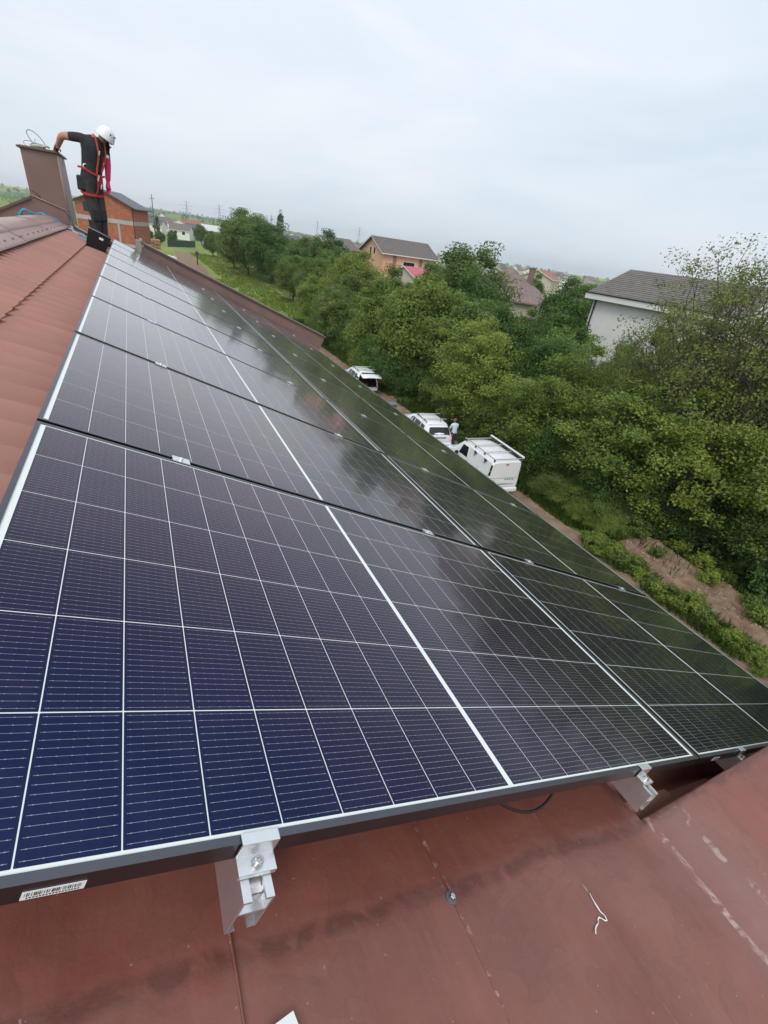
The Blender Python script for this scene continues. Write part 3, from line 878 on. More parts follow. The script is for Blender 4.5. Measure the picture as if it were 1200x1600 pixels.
person_body(root, J, Bn, zw, [SKIN, SHIRT_BLACK, TROUSER, BOOT, CRIMSON, mat('lips', (0.33, 0.12, 0.10), 0.5)], xw)
def wtube(pts, r, name, m, parent=root, n=6, flat=None):
    O = Vector(parent.location)
    mb = MB(); mb.tube([Vector(p) - O for p in pts], r, n)
    return mb.build(name, m, parent, True)
def wstrap(pts, w, name, m):
    """flat webbing lying on the body: wide across, thin outwards"""
    O = Vector(root.location); P = [Vector(p) for p in pts]
    Q = []
    for i in range(len(P) - 1):
        p0, p1, p2, p3 = P[max(i - 1, 0)], P[i], P[i + 1], P[min(i + 2, len(P) - 1)]
        for k in range(5):
            t = k / 5
            Q.append(0.5 * ((2 * p1) + (-p0 + p2) * t + (2 * p0 - 5 * p1 + 4 * p2 - p3) * t * t + (-p0 + 3 * p1 - 3 * p2 + p3) * t ** 3))
    Q.append(P[-1])
    rows = []
    for i, p in enumerate(Q):
        d = (Q[min(i + 1, len(Q) - 1)] - Q[max(i - 1, 0)]).normalized()
        c = Vector((-0.10 if p.z > 9.8 else -0.20, 9.96, p.z))
        out = (p - c); out -= d * out.dot(d); out.normalize()
        lat = d.cross(out) * w * 0.5
        a = p - O + out * 0.004
        rows.append([a - lat - out * .006, a - lat * .9, a + lat * .9, a + lat - out * .006, a - lat - out * .006])
    mb = MB(); mb.grid(rows)
    return mb.build(name, m, root, False)
# helmet: shell tilted forward, vents, brim, chin strap
O = Vector(root.location)
axis = Vector((0.50, -0.10, 0.86)).normalized()
q = axis.to_track_quat('Z', 'Y').to_matrix()
mb = MB()
prof = [(0.150, -0.032), (0.148, -0.02), (0.141, 0.012), (0.130, 0.055), (0.108, 0.095), (0.072, 0.125), (0.035, 0.138), (0.006, 0.141)]
vs, fs = [], []
n = 24
for r, z in prof:
    for k in range(n):
        t = 2 * math.pi * k / n
        vs.append(Vector((0.088, 9.910, 10.398)) - O + q @ Vector((r * 0.90 * math.cos(t), r * 0.90 * math.sin(t), z)))
for i in range(len(prof) - 1):
    for k in range(n):
        fs.append((i * n + k, i * n + (k + 1) % n, (i + 1) * n + (k + 1) % n, (i + 1) * n + k))
fs.append(tuple((len(prof) - 1) * n + k for k in range(n)))
mb.add(vs, fs)
hel = mb.build('helmet', HELMET, root, True)
hel.modifiers.new('thick', 'SOLIDIFY').thickness = 0.004
mb = MB()
for a, z, w in ((-1.9, 0.07, 0.026), (-1.2, 0.075, 0.026), (-2.5, 0.07, 0.022), (-0.6, 0.035, 0.03)):
    c = Vector((0.088, 9.910, 10.398)) - O + q @ Vector((0.117 * math.cos(a), 0.117 * math.sin(a), z))
    mb.box(c, (w, 0.012, 0.016), q @ Matrix.Rotation(a + math.pi / 2, 3, 'Z'))
mb.build('helmet_vent', BLACK, hel, bevel=0.003)
wtube([(0.055, 9.835, 10.38), (0.10, 9.845, 10.29), (0.15, 9.875, 10.27)], 0.006, 'chin_strap', BLACK)
# harness
for pts, r, nm, m in (
    ([(-0.08, 9.86, 10.395), (-0.055, 9.815, 10.36), (-0.04, 9.785, 10.24), (-0.04, 9.78, 10.12), (-0.08, 9.80, 9.98), (-0.11, 9.82, 9.86)], 0.013, 'shoulder_strap', ORANGE_WEB),
    ([(0.01, 10.00, 10.39), (0.05, 9.93, 10.33), (0.06, 9.88, 10.20), (0.03, 9.86, 10.05), (-0.03, 9.84, 9.92)], 0.012, 'shoulder_strap', ORANGE_WEB),
    ([(-0.10, 9.815, 9.87), (-0.17, 9.795, 9.89), (-0.29, 9.82, 9.94), (-0.355, 9.92, 9.95)], 0.015, 'waist_belt', RED_WEB),
    ([(-0.10, 9.835, 9.87), (-0.04, 9.87, 9.86), (0.0, 9.94, 9.87)], 0.015, 'waist_belt', RED_WEB),
    ([(-0.365, 9.90, 9.63), (-0.32, 9.82, 9.60), (-0.22, 9.795, 9.59), (-0.15, 9.83, 9.60)], 0.019, 'leg_loop', RED_WEB),
    ([(-0.17, 9.90, 9.59), (-0.12, 9.91, 9.59), (-0.05, 9.97, 9.60)], 0.019, 'leg_loop', RED_WEB),
    ([(-0.15, 9.83, 9.60), (-0.11, 9.82, 9.70), (-0.10, 9.83, 9.86)], 0.011, 'riser_strap', RED_WEB)):
    wstrap(pts, r * 1.9, nm, m)
wtube([(0.062, 9.985, 10.155), (0.058, 9.965, 10.15), (0.085, 9.99, 10.14)], 0.03, 'sleeve_band', LABEL_WHITE)
mb = MB(); mb.lathe([(0.030, -0.006), (0.036, 0), (0.030, 0.006), (0.022, 0.006), (0.018, 0), (0.022, -0.006)], Vector((-0.245, 9.82, 9.965)) - O, 14, axis=1)
mb.build('buckle_ring', LABEL_WHITE, root, True)
mb = MB()
for a in ((-0.025, 9.775, 10.16, 0.018, 0.06), (-0.085, 9.80, 9.83, 0.022, 0.08), (-0.06, 9.80, 9.72, 0.02, 0.07)):
    mb.box(Vector(a[:3]) - O, (a[3], 0.012, a[4]), Matrix.Rotation(0.3, 3, 'Y'))
mb.build('carabiner', STEEL, root, bevel=0.004)
mb = MB(); mb.box(Vector((-0.345, 9.88, 9.74)) - O, (0.11, 0.12, 0.20), taper=(0.85, 0.85)); mb.build('tool_pouch', BLACK, root, bevel=0.02)
for nm, c in (('knee_pad', (-0.195, 9.835, 9.32)), ('knee_pad', (-0.10, 9.925, 9.33))):
    mb = MB(); mb.box(Vector(c) - O, (0.115, 0.03, 0.17), Matrix.Rotation(0.35, 3, 'Z')); mb.build(nm, BLACK, root, bevel=0.012)
wtube([(-0.60, 10.245, 10.195), (-0.622, 10.27, 10.165), (-0.635, 10.30, 10.15)], 0.037, 'wrist_band', BLACK)

# man in the pale blue shirt behind the van
PB = mat('pale_blue_cotton', (0.55, 0.67, 0.73), 0.9, var=0.06, vscale=8, bump=0.3, bscale=14)
JEANS = mat('blue_jeans', (0.035, 0.05, 0.10), 0.9, var=0.2, vscale=10)
px, py = 15.28, 20.05
r2 = empty('person', (px, py, 0.0))
tag(r2, 'man in a pale blue T-shirt seen from behind, standing between the car and the van', 'person')
def q2(x, y, z): return (px + x, py + y, z)
J2 = {'pelvis': (q2(0, 0, .93), (.165, .13)), 'waist': (q2(0, .01, 1.10), (.165, .125)), 'chest': (q2(.01, .05, 1.33), (.19, .135)), 'upper': (q2(.02, .09, 1.46), (.13, .10)), 'neck': (q2(.03, .14, 1.53), .055),
      'head': (q2(.045, .20, 1.62), (.085, .095)), 'crown': (q2(.05, .23, 1.68), .06),
      'rsh': (q2(.20, .09, 1.42), .070), 'rel': (q2(.29, .16, 1.16), .048), 'rwr': (q2(.22, .36, 1.02), .033), 'lsh': (q2(-.17, .08, 1.42), .070), 'lel': (q2(-.25, .14, 1.16), .048), 'lwr': (q2(-.17, .34, 1.03), .033),
      'rhip': (q2(.10, 0, .88), .10), 'rkn': (q2(.11, .04, .49), .068), 'ran': (q2(.11, 0, .09), .05), 'rto': (q2(.12, .16, .045), .043), 'lhip': (q2(-.10, 0, .88), .10), 'lkn': (q2(-.11, .04, .49), .068), 'lan': (q2(-.11, 0, .09), .05), 'lto': (q2(-.12, .16, .045), .043)}
B2 = [('pelvis', 'waist', 'torso'), ('waist', 'chest', 'torso'), ('chest', 'upper', 'torso'), ('upper', 'neck', 'neck'), ('neck', 'head', 'head'), ('head', 'crown', 'head'), ('upper', 'rsh', 'torso'), ('rsh', 'rel', 'uarm'), ('rel', 'rwr', 'farm'), ('upper', 'lsh', 'torso'), ('lsh', 'lel', 'uarm'), ('lel', 'lwr', 'farm'),
      ('pelvis', 'rhip', 'leg'), ('rhip', 'rkn', 'leg'), ('rkn', 'ran', 'leg'), ('ran', 'rto', 'foot'), ('pelvis', 'lhip', 'leg'), ('lhip', 'lkn', 'leg'), ('lkn', 'lan', 'leg'), ('lan', 'lto', 'foot')]
def z2(z, c):
    if z == 'torso': return 1 if c.z > .98 else 2
    if z == 'neck': return 0 if c.z > 1.515 else 1
    if z == 'uarm': return 1 if c.z > 1.22 else 0
    return {'head': 0, 'farm': 0, 'leg': 2, 'foot': 3}[z]
def x2(mb, O):
    for s, w in ((1, 'rwr'), (-1, 'lwr')):
        a = Vector(J2[w][0]) - O
        finger_hand(mb, a, a + Vector((-.02 * s, .06, 0.01)), Vector((-.25 * s, .95, .1)).normalized(), Vector((0, 0, 1)), Vector((-s, 0, 0)), 0)
    h = Vector(q2(.045, .20, 1.61)) - O
    mb.tube([h + Vector((0, .085, -.01)), h + Vector((0, .12, -.03))], [.016, .010], 6, 0)
    for s in (-1, 1): mb.tube([h + Vector((s * .08, 0, 0)), h + Vector((s * .095, -.01, -.02))], [.02, .012], 6, 0)
person_body(r2, J2, B2, z2, [SKIN, PB, JEANS, BOOT], x2)
mb = MB()
prof = [(0.100, -0.03), (0.104, 0.01), (0.098, 0.05), (0.075, 0.085), (0.04, 0.104), (0.004, 0.11)]
ha = Vector((0.06, 0.35, 0.93)).normalized().to_track_quat('Z', 'Y').to_matrix()
vs, fs = [], []
for r, z in prof:
    for k in range(16):
        t = 2 * math.pi * k / 16
        vs.append(Vector((.047, .195, 1.63)) + ha @ Vector((r * .92 * math.cos(t), r * math.sin(t), z)))
for i in range(len(prof) - 1):
    for k in range(16): fs.append((i * 16 + k, i * 16 + (k + 1) % 16, (i + 1) * 16 + (k + 1) % 16, (i + 1) * 16 + k))
fs.append(tuple((len(prof) - 1) * 16 + k for k in range(16)))
mb.add(vs, fs)
mb.build('hair', mat('sandy_hair', (0.16, 0.085, 0.05), 0.7, var=0.3, vscale=30), r2, True)

# ------------------------------------------------------------------ things on the roof
bx = roof_empty('tool_crate', -0.175, 9.0, -0.20)
tag(bx, 'open black plastic crate standing on the tiles at the worker\'s feet', 'crate')
mb = MB()
w0, w1, d0, d1, h = 0.125, 0.150, 0.15, 0.18, 0.265
lo = [(-w0, -d0, 0), (w0, -d0, 0), (w0, d0, 0), (-w0, d0, 0)]; hi = [(-w1, -d1, h), (w1, -d1, h), (w1, d1, h), (-w1, d1, h)]
hi2 = [(-w1 + .01, -d1 + .01, h), (w1 - .01, -d1 + .01, h), (w1 - .01, d1 - .01, h), (-w1 + .01, d1 - .01, h)]; lo2 = [(x * .9, y * .9, .01) for x, y, z in lo]
mb.add(lo + hi + hi2 + lo2, [(3, 2, 1, 0)] + [(i, (i + 1) % 4, 4 + (i + 1) % 4, 4 + i) for i in range(4)] + [(4 + i, 4 + (i + 1) % 4, 8 + (i + 1) % 4, 8 + i) for i in range(4)] + [(8 + i, 8 + (i + 1) % 4, 12 + (i + 1) % 4, 12 + i) for i in range(4)] + [(12, 13, 14, 15)])
mb.build('crate_body', BLACK, bx, bevel=0.004)
mb = MB(); mb.tube([(-w1, -d1, h), (0, -d1 - .004, h + .004), (w1, -d1, h)], 0.006, 6); mb.build('crate_rim', mat('worn_grey_rim', (0.30, 0.30, 0.30), 0.6), bx, True)
mb = MB(); mb.box((0.035, -0.1765, 0.195), (0.055, 0.002, 0.030), Matrix.Rotation(0.0, 3, 'X')); mb.build('crate_label', LABEL_WHITE, bx)

BLUE_ROPE = mat('blue_rope', (0.035, 0.26, 0.42), 0.7, var=0.4, vscale=40)
GREY_HOSE = mat('beige_hose', (0.40, 0.35, 0.31), 0.6, var=0.2, vscale=20)
def loose_line(name, m, pts, r, label, cat, jitter=0.012, strands=1, seed=1):
    rr = random.Random(seed)
    mb = MB()
    for s in range(strands):
        P = [Vector(p) + Vector((rr.uniform(-1, 1), rr.uniform(-1, 1), rr.uniform(-.3, .6))) * jitter * (1 if strands > 1 else 0.3) for p in pts]
        # Catmull-Rom resample
        Q = []
        for i in range(len(P) - 1):
            p0, p1, p2, p3 = P[max(i - 1, 0)], P[i], P[i + 1], P[min(i + 2, len(P) - 1)]
            for k in range(6):
                t = k / 6
                Q.append(0.5 * ((2 * p1) + (-p0 + p2) * t + (2 * p0 - 5 * p1 + 4 * p2 - p3) * t * t + (-p0 + 3 * p1 - 3 * p2 + p3) * t ** 3))
        Q.append(P[-1])
        mb.tube(Q, r, 6)
    return tag(mb.build(name, m, None, True), label, cat)
def rp(u, v, n): return R3(u, v, n)
loose_line('rope', BLUE_ROPE, [(-1.28, 10.05, 9.17), (-1.20, 10.08, 9.25), (-1.10, 10.05, 9.22), (-1.0, 10.02, 9.235), (-0.93, 9.98, 9.21), rp(-0.82, 9.95, -.14), rp(-0.70, 9.97, -.165), rp(-0.60, 9.98, -.17), rp(-0.50, 10.02, -.18)], 0.010,
           'tangled blue rope hanging over the ridge cap in front of the chimney', 'rope', 0.03, 4, 2)
loose_line('rope', BLUE_ROPE, [rp(-0.46, 9.75, -.17), rp(-0.40, 9.62, -.165), rp(-0.33, 9.50, -.17), rp(-0.25, 9.40, -.17), rp(-0.17, 9.38, -.175)], 0.011,
           'blue rope end lying on the tiles beside the black crate', 'rope', 0.025, 3, 5)
loose_line('hose', GREY_HOSE, [rp(-0.60, 10.12, -.15), rp(-0.52, 10.0, -.165), rp(-0.44, 9.85, -.17), rp(-0.36, 9.75, -.17), rp(-0.30, 9.6, -.17)], 0.011,
           'bundle of beige hoses running down the roof edge below the chimney', 'hose', 0.05, 5, 8)
loose_line('cable', GREY_PLASTIC, [(-0.62, 10.30, 9.33), (-0.60, 10.28, 9.2), rp(-0.57, 10.22, -.12), rp(-0.50, 10.2, -.16), rp(-0.40, 10.15, -.16), rp(-0.25, 10.1, -.165)], 0.006,
           'dark cables hanging down the corner of the chimney foot', 'cable', 0.03, 3, 11)
# wire loops on the chimney top
WIRE = mat('grey_wire', (0.16, 0.17, 0.17), 0.5)
mb = MB()
def loop(c, rx, rz, tilt, y=10.55):
    return [Vector((c[0] + rx * math.cos(t) + tilt * math.sin(t), y + 0.05 * math.sin(t), c[1] + rz * math.sin(t))) for t in [2 * math.pi * i / 20 for i in range(21)]]
mb.tube(loop((-0.91, 10.235), 0.085, 0.115, -0.075), 0.006, 5)
mb.tube(loop((-1.0, 10.16), 0.09, 0.05, -0.03, 10.6), 0.004, 5)
mb.tube(loop((-0.90, 10.15), 0.10, 0.035, 0.0, 10.5), 0.005, 5)
mb.tube([(-0.93, 10.5, 10.12), (-0.92, 10.5, 10.24)], 0.004, 5)
tag(mb.build('wire_coil', WIRE, None, True), 'loose grey wire coil standing on the chimney top', 'wire')
mb = MB(); mb.tube([(-0.98, 10.45, 10.14), (-0.88, 10.42, 10.15), (-0.80, 10.45, 10.145)], [0.02, 0.026, 0.016], 7); mb.tube([(-0.84, 10.40, 10.14), (-0.77, 10.42, 10.165), (-0.74, 10.44, 10.15)], 0.016, 6)
tag(mb.build('rag', mat('pale_green_rag', (0.42, 0.46, 0.40), 0.9), None, True), 'crumpled pale rag on the chimney top under the wire', 'rag')
mb = MB(); mb.tube([(-0.585, 10.34, 10.06), (-0.565, 10.34, 9.98), (-0.555, 10.36, 9.93), (-0.585, 10.36, 9.93), (-0.59, 10.36, 10.02)], 0.004, 5)
tag(mb.build('strap', WIRE, None, True), 'thin grey strap end hanging from the chimney below the worker\'s hand', 'strap')

# ------------------------------------------------------------------ vehicles (front towards +Y, rear at y = 0)
def lerp_station(S, y):
    if y <= S[0][0]: return S[0]
    for a, b in zip(S[:-1], S[1:]):
        if y <= b[0]:
            t = (y - a[0]) / (b[0] - a[0]); return tuple(p + (q_ - p) * t for p, q_ in zip(a, b))
    return S[-1]
def half_section(st):
    y, w, zs, zb, wr, zr = st
    return [(w * .80, zs), (w * .96, zs + .06), (w, zs + .28), (w, zb - .14), (w * .975, zb), (wr + .012, zr - .085), (wr - .035, zr - .022), (wr - .16, zr), (wr * .45, zr + .018), (0, zr + .022)]
def loft_body(S, dense, rear_cap=True):
    ys = []
    for a, b in zip(S[:-1], S[1:]):
        n = max(1, int((b[0] - a[0]) / dense))
        ys += [a[0] + (b[0] - a[0]) * i / n for i in range(n)]
    ys.append(S[-1][0])
    mb = MB(); P = []
    for y in ys:
        h = half_section(lerp_station(S, y))
        P.append([Vector((x, y, z)) for x, z in h] + [Vector((-x, y, z)) for x, z in h[::-1][1:]])
    mb.grid(P)
    n = len(P[0])
    if rear_cap: mb.f.append(tuple(range(n))); mb.m.append(0)
    b = (len(P) - 1) * n
    mb.f.append(tuple(range(b, b + n))[::-1]); mb.m.append(0)
    return mb
def side_pane(S, y0, y1, s, t0=.10, t1=.88, off=.005, slant0=0.0, slant1=0.0, n=5):
    rows = []
    for i in range(n + 1):
        row = []
        for t in (t0, (t0 + t1) / 2, t1):
            y = y0 + (y1 - y0) * i / n
            k = (t - t0) / (t1 - t0)
            y += (slant0 * (1 - i / n) + slant1 * i / n) * k
            h = half_section(lerp_station(S, y)); a, b = h[4], h[5]
            row.append(Vector((s * (a[0] + (b[0] - a[0]) * t + off), y, a[1] + (b[1] - a[1]) * t)))
        rows.append(row)
    return rows
def wheel(parent, x, y, r=0.31):
    w = empty('wheel', (x, y, r), 0, parent)
    s = 1 if x > 0 else -1
    mb = MB(); mb.lathe([(r * .62, -.10), (r * .95, -.10), (r, -.07), (r, .07), (r * .95, .10), (r * .62, .10)], (0, 0, 0), 24, axis=0); smooth_by_angle(mb.build('tyre', RUBBER, w))
    mb = MB(); mb.lathe([(.03, .085 * s), (r * .3, .075 * s), (r * .58, .09 * s), (r * .63, .098 * s), (r * .63, -.02 * s)], (0, 0, 0), 24, axis=0); mb.build('rim', mat('rim_grey', (.35, .35, .36), .35, metal=.8), w)
def bar(mb, a, b, w, h):
    a, b = Vector(a), Vector(b); d = (b - a); L_ = d.length
    q_ = d.to_track_quat('Y', 'Z').to_matrix()
    mb.box((a + b) / 2, (w, L_, h), q_)
def text_mesh(txt, size, m, parent, loc, rot, name, depth=0.004, space=1.0):
    c = bpy.data.curves.new(name, 'FONT'); c.body = txt; c.size = size; c.extrude = depth; c.align_x = 'CENTER'; c.space_character = space
    o = bpy.data.objects.new(name + '_tmp', c); COL.objects.link(o)
    dg = bpy.context.evaluated_depsgraph_get()
    me = bpy.data.meshes.new_from_object(o.evaluated_get(dg)); bpy.data.objects.remove(o)
    me.materials.clear(); me.materials.append(m)
    o = bpy.data.objects.new(name, me); COL.objects.link(o); o.parent = parent; o.location = loc; o.rotation_euler = rot
    return o
DARK_CHROME = mat('dark_badge', (0.08, 0.08, 0.085), 0.35, metal=0.6)
PLATE = mat('number_plate', (0.75, 0.75, 0.72), 0.5)
ALU_RACK = mat('rack_aluminium', (0.62, 0.63, 0.64), 0.4, metal=0.6)

# panel van
van = empty('panel_van', (14.43, 14.42, 0), math.radians(-3.5))
tag(van, 'white panel van with aluminium roof rack, parked nearest on the dirt strip', 'van')
SV = [(0.0, .80, .36, 1.06, .745, 1.76), (0.07, .865, .31, 1.09, .785, 1.815), (.6, .875, .28, 1.10, .79, 1.83), (2.1, .875, .28, 1.10, .79, 1.83), (2.65, .875, .28, 1.09, .765, 1.79), (3.1, .87, .28, 1.06, .72, 1.46), (3.5, .86, .30, 1.02, .76, 1.10), (4.1, .83, .34, .86, .72, .95), (4.3, .78, .40, .74, .66, .78), (4.38, .70, .42, .66, .60, .68)]
mb = loft_body(SV, .22); b = mb.build('body', WHITE_PAINT, van); smooth_by_angle(b, 32)
for s in (-1, 1):
    mb = MB(); mb.grid(side_pane(SV, 2.02, 2.80, s, slant0=.05, slant1=-.22)); mb.build('door_window', CAR_GLASS, van)
    mb = MB(); mb.box((s * .80, .055, 1.40), (.075, .09, .52), Matrix.Rotation(-s * .10, 3, 'Y'))
    l = mb.build('tail_lamp', mat('van_lamp_dark', (.05, .012, .012), .12, coat=.6), van, bevel=.02)
    mb = MB(); mb.box((s * .835, .03, 1.36), (.02, .03, .05)); mb.build('reversing_lens', LABEL_WHITE, l)
    mb = MB(); mb.box((s * .985, 2.78, 1.12), (.17, .10, .20)); mb.build('mirror', WHITE_PAINT if s > 0 else BLACK, van, bevel=.03)
    for y in (.95, 1.95):
        mb = MB(); mb.box((s * .878, y, 1.0), (.02, .16, .035)); mb.build('door_handle', BLACK, van, bevel=.006)
    for (y0, y1) in ((1.0, 1.005), (1.92, 1.925), (.10, .104)):
        mb = MB(); mb.box((s * .8755, y0, .78), (.004, .010, .86)); mb.build('door_seam', GREY_PLASTIC, van)
    mb = MB(); mb.box((s * .878, 1.5, .42), (.012, 2.2, .10)); mb.build('side_moulding', GREY_PLASTIC, van)
mb = MB(); mb.add([(-.60, 3.44, 1.13), (.60, 3.44, 1.13), (.56, 2.76, 1.74), (-.56, 2.76, 1.74)], [(0, 1, 2, 3)]); mb.build('windscreen', CAR_GLASS, van)
mb = MB(); mb.box((0, -.045, .42), (1.62, .16, .20)); mb.build('rear_bumper', WHITE_PAINT, van, bevel=.04)
mb = MB(); mb.box((0, -.012, .57), (1.50, .012, .012)); mb.box((0, -.004, 1.02), (1.46, .010, .012)); mb.box((0, -.012, .70), (1.2, .03, .02)); mb.build('tailgate_seam', mat('shut_line', (.25, .25, .25), .7), van)
mb = MB(); mb.box((0, -.012, 1.68), (.16, .02, .045)); mb.build('brake_lamp', RED_LENS, van, bevel=.005)
mb = MB(); mb.box((0.02, -.02, .80), (.50, .012, .11)); mb.build('number_plate', PLATE, van, bevel=.003)
text_mesh('DACIA', .125, DARK_CHROME, van, (.30, -.010, .90), (math.pi / 2, 0, 0), 'maker_lettering', .004, 1.5)
mb = MB(); mb.box((-.55, -.012, .90), (.06, .012, .02)); mb.build('badge', DARK_CHROME, van)
for x in (-.80, .80):
    for y in (.72, 3.42): wheel(van, x, y)
rk = empty('roof_rack', (0, 0, 1.85), 0, van)
mb = MB(); bar(mb, (-.78, -.02, .12), (-.78, 2.55, .12), .035, .045); mb.build('rack_side_bar', ALU_RACK, rk, bevel=.008)
mb = MB(); bar(mb, (.81, .0, .13), (.81, 2.75, .13), .10, .085); mb.build('pipe_box', WHITE_PAINT, rk, bevel=.02)
mb = MB(); bar(mb, (.70, .0, .12), (.70, 2.6, .12), .03, .05); mb.build('rack_side_bar', BLACK, rk, bevel=.006)
for y in (.02, .85, 1.65, 2.5):
    mb = MB(); bar(mb, (-.80, y, .09), (.80, y, .09), .045, .03); mb.build('cross_bar', ALU_RACK, rk, bevel=.006)
    for s in (-1, 1):
        mb = MB(); mb.box((s * .74, y, .035), (.05, .08, .11)); mb.build('rack_foot', GREY_PLASTIC, rk, bevel=.008)
for y in (.55, 1.42):     # clamps for a ladder on the left side
    mb = MB(); mb.box((-.84, y, -.16), (.05, .20, .07), Matrix.Rotation(.25, 3, 'X')); mb.box((-.87, y + .02, -.25), (.03, .04, .14)); mb.build('ladder_clamp', BLACK, rk, bevel=.01)
for y in (.3, .95, 1.6, 2.25):
    mb = MB(); mb.box((0, y, -.003), (1.1, .05, .012)); mb.build('roof_rib', WHITE_PAINT, rk, bevel=.005)

def estate(name, loc, rz, label, open_gate=False):
    c = empty(name, loc, rz); tag(c, label, 'car', 'white estate cars parked beyond the van')
    S = [(0.0, .74, .40, .92, .60, 1.02), (0.05, .83, .34, .96, .60, 1.12), (.28, .865, .28, .97, .60, 1.46), (.55, .875, .26, .97, .62, 1.555), (1.3, .875, .26, .96, .635, 1.575), (2.1, .875, .26, .95, .625, 1.545), (2.55, .87, .26, .94, .60, 1.42), (3.25, .86, .28, .92, .72, .99), (4.0, .82, .32, .80, .68, .86), (4.25, .75, .38, .68, .60, .70), (4.33, .66, .42, .60, .5, .62)]
    if open_gate: S = [s for s in S if s[0] >= .28]
    mb = loft_body(S, .2, not open_gate); smooth_by_angle(mb.build('body', WHITE_PAINT, c), 34)
    for s in (-1, 1):
        for (a, b2, s0, s1) in ((.42, 1.02, .20, .0), (1.08, 1.80, .0, .0), (1.86, 2.72, .0, -.38)):
            mb = MB(); mb.grid(side_pane(S, a, b2, s, .10, .86, slant0=s0, slant1=s1)); mb.build('side_window', CAR_GLASS, c)
        mb = MB(); mb.box((s * .80, .10 if not open_gate else .33, .88), (.12, .16, .34)); mb.build('tail_lamp', RED_LENS, c, bevel=.025)
        mb = MB(); mb.box((s * .95, 2.62, 1.0), (.16, .09, .15)); mb.build('mirror', BLACK, c, bevel=.03)
        mb = MB(); mb.tube([(s * .60, .55, 1.555), (s * .60, .65, 1.615), (s * .605, 2.0, 1.605), (s * .59, 2.15, 1.55)], .020, 8); mb.build('roof_rail', BLACK, c, True)
        for y in (1.2, 2.05):
            mb = MB(); mb.box((s * .877, y, .80), (.02, .17, .03)); mb.build('door_handle', BLACK, c, bevel=.006)
    for y in ((.92, 1.78) if not open_gate else (.95, 1.75)):
        mb = MB(); bar(mb, (-.74, y, 1.665), (.74, y, 1.665), .065, .026); mb.build('cross_bar', ALU_RACK, c, bevel=.006)
        for s in (-1, 1):
            mb = MB(); mb.box((s * .60, y, 1.635), (.06, .09, .06)); mb.build('bar_foot', BLACK, c, bevel=.01)
    mb = MB(); mb.add([(-.62, 3.16, 1.01), (.62, 3.16, 1.01), (.52, 2.45, 1.47), (-.52, 2.45, 1.47)], [(0, 1, 2, 3)]); mb.build('windscreen', CAR_GLASS, c)
    for x in (-.79, .79):
        for y in (.80, 3.40): wheel(c, x, y, .30)
    if not open_gate:
        mb = MB(); mb.add([(-.64, .035, 1.085), (.64, .035, 1.085), (.56, .245, 1.44), (-.56, .245, 1.44)], [(0, 1, 2, 3)])
        rw = mb.build('rear_window', CAR_GLASS, c); rw.location = (0, -.012, .004)
        mb = MB(); mb.box((0, -.005, .93), (.86, .03, .055)); mb.build('tailgate_trim', BLACK, c, bevel=.01)
        mb = MB(); mb.box((0.0, -.005, .80), (.50, .012, .11)); mb.build('number_plate', PLATE, c, bevel=.003)
        mb = MB(); mb.box((0, -.02, .50), (1.60, .14, .26)); mb.build('rear_bumper', WHITE_PAINT, c, bevel=.05)
        mb = MB(); mb.tube([(.25, .62, 1.585), (.27, .80, 1.78)], [.012, .005], 6); mb.build('antenna', BLACK, c, True)
        mb = MB(); mb.box((0, .40, 1.535), (1.1, .10, .02)); mb.build('roof_spoiler', WHITE_PAINT, c, bevel=.008)
    else:
        mb = MB()   # load bay
        mb.box((0, 1.0, .56), (1.35, 1.5, .04), mi=0); mb.box((0, 1.72, .95), (1.35, .06, .75), mi=0)
        for s in (-1, 1): mb.box((s * .72, 1.0, .92), (.05, 1.45, .72), mi=0)
        mb.build('load_bay', BLACK, c)
        mb = MB(); mb.box((-.1, .62, .68), (.5, .4, .2)); mb.build('luggage', mat('red_bag', (.30, .05, .04), .8), c, bevel=.03)
        mb = MB(); mb.box((0, .30, .46), (1.62, .18, .26)); mb.build('rear_bumper', WHITE_PAINT, c, bevel=.05)
        for s in (-1, 1):
            mb = MB(); mb.tube([(s * .80, .26, .60), (s * .72, .30, 1.0), (s * .60, .42, 1.46)], .045, 8); mb.build('pillar', WHITE_PAINT, c, True)
        g = empty('tailgate', (0, .42, 1.55), 0, c)
        mb = MB(); P = []
        for t, w_, z in ((0, .56, 0.0), (.25, .62, .05), (.50, .66, .06), (.62, .70, .03), (.95, .72, -.02), (1.05, .68, -.06)):
            P.append([Vector((x * w_, -t, z - .03 * x * x)) for x in (-1, -.5, 0, .5, 1)])
        mb.grid(P); sh = mb.build('gate_shell', WHITE_PAINT, g, True); sh.modifiers.new('t', 'SOLIDIFY').thickness = .04
        mb = MB(); mb.add([(-.52, -.08, .045), (.52, -.08, .045), (.60, -.50, .082), (-.60, -.50, .082)], [(0, 1, 2, 3)]); mb.build('gate_window', CAR_GLASS, g)
        for s in (-1, 1):
            mb = MB(); mb.tube([(s * .58, -.45, .0), (s * .62, -.02, -.45)], .012, 6); mb.build('gas_strut', BLACK, g, True)
    return c
estate('estate_car', (14.02, 19.55, 0), math.radians(-6), 'white estate car with closed tailgate and roof bars, between the two other vehicles')
estate('estate_car', (14.25, 29.75, 0), math.radians(-4), 'white estate car with its tailgate raised, farthest along the dirt strip', True)
bn = empty('bin', (14.05, 25.5, 0))
tag(bn, 'small grey-blue bin standing on the dirt strip between the two cars', 'bin')
mb = MB(); mb.box((0, 0, .42), (.42, .48, .84), taper=(1.15, 1.15)); mb.build('bin_body', mat('blue_plastic', (.10, .13, .18), .5), bn, bevel=.03)
mb = MB(); mb.box((0, 0, .875), (.56, .60, .06)); mb.build('lid', mat('blue_plastic_lid', (.16, .20, .27), .45), bn, bevel=.02)
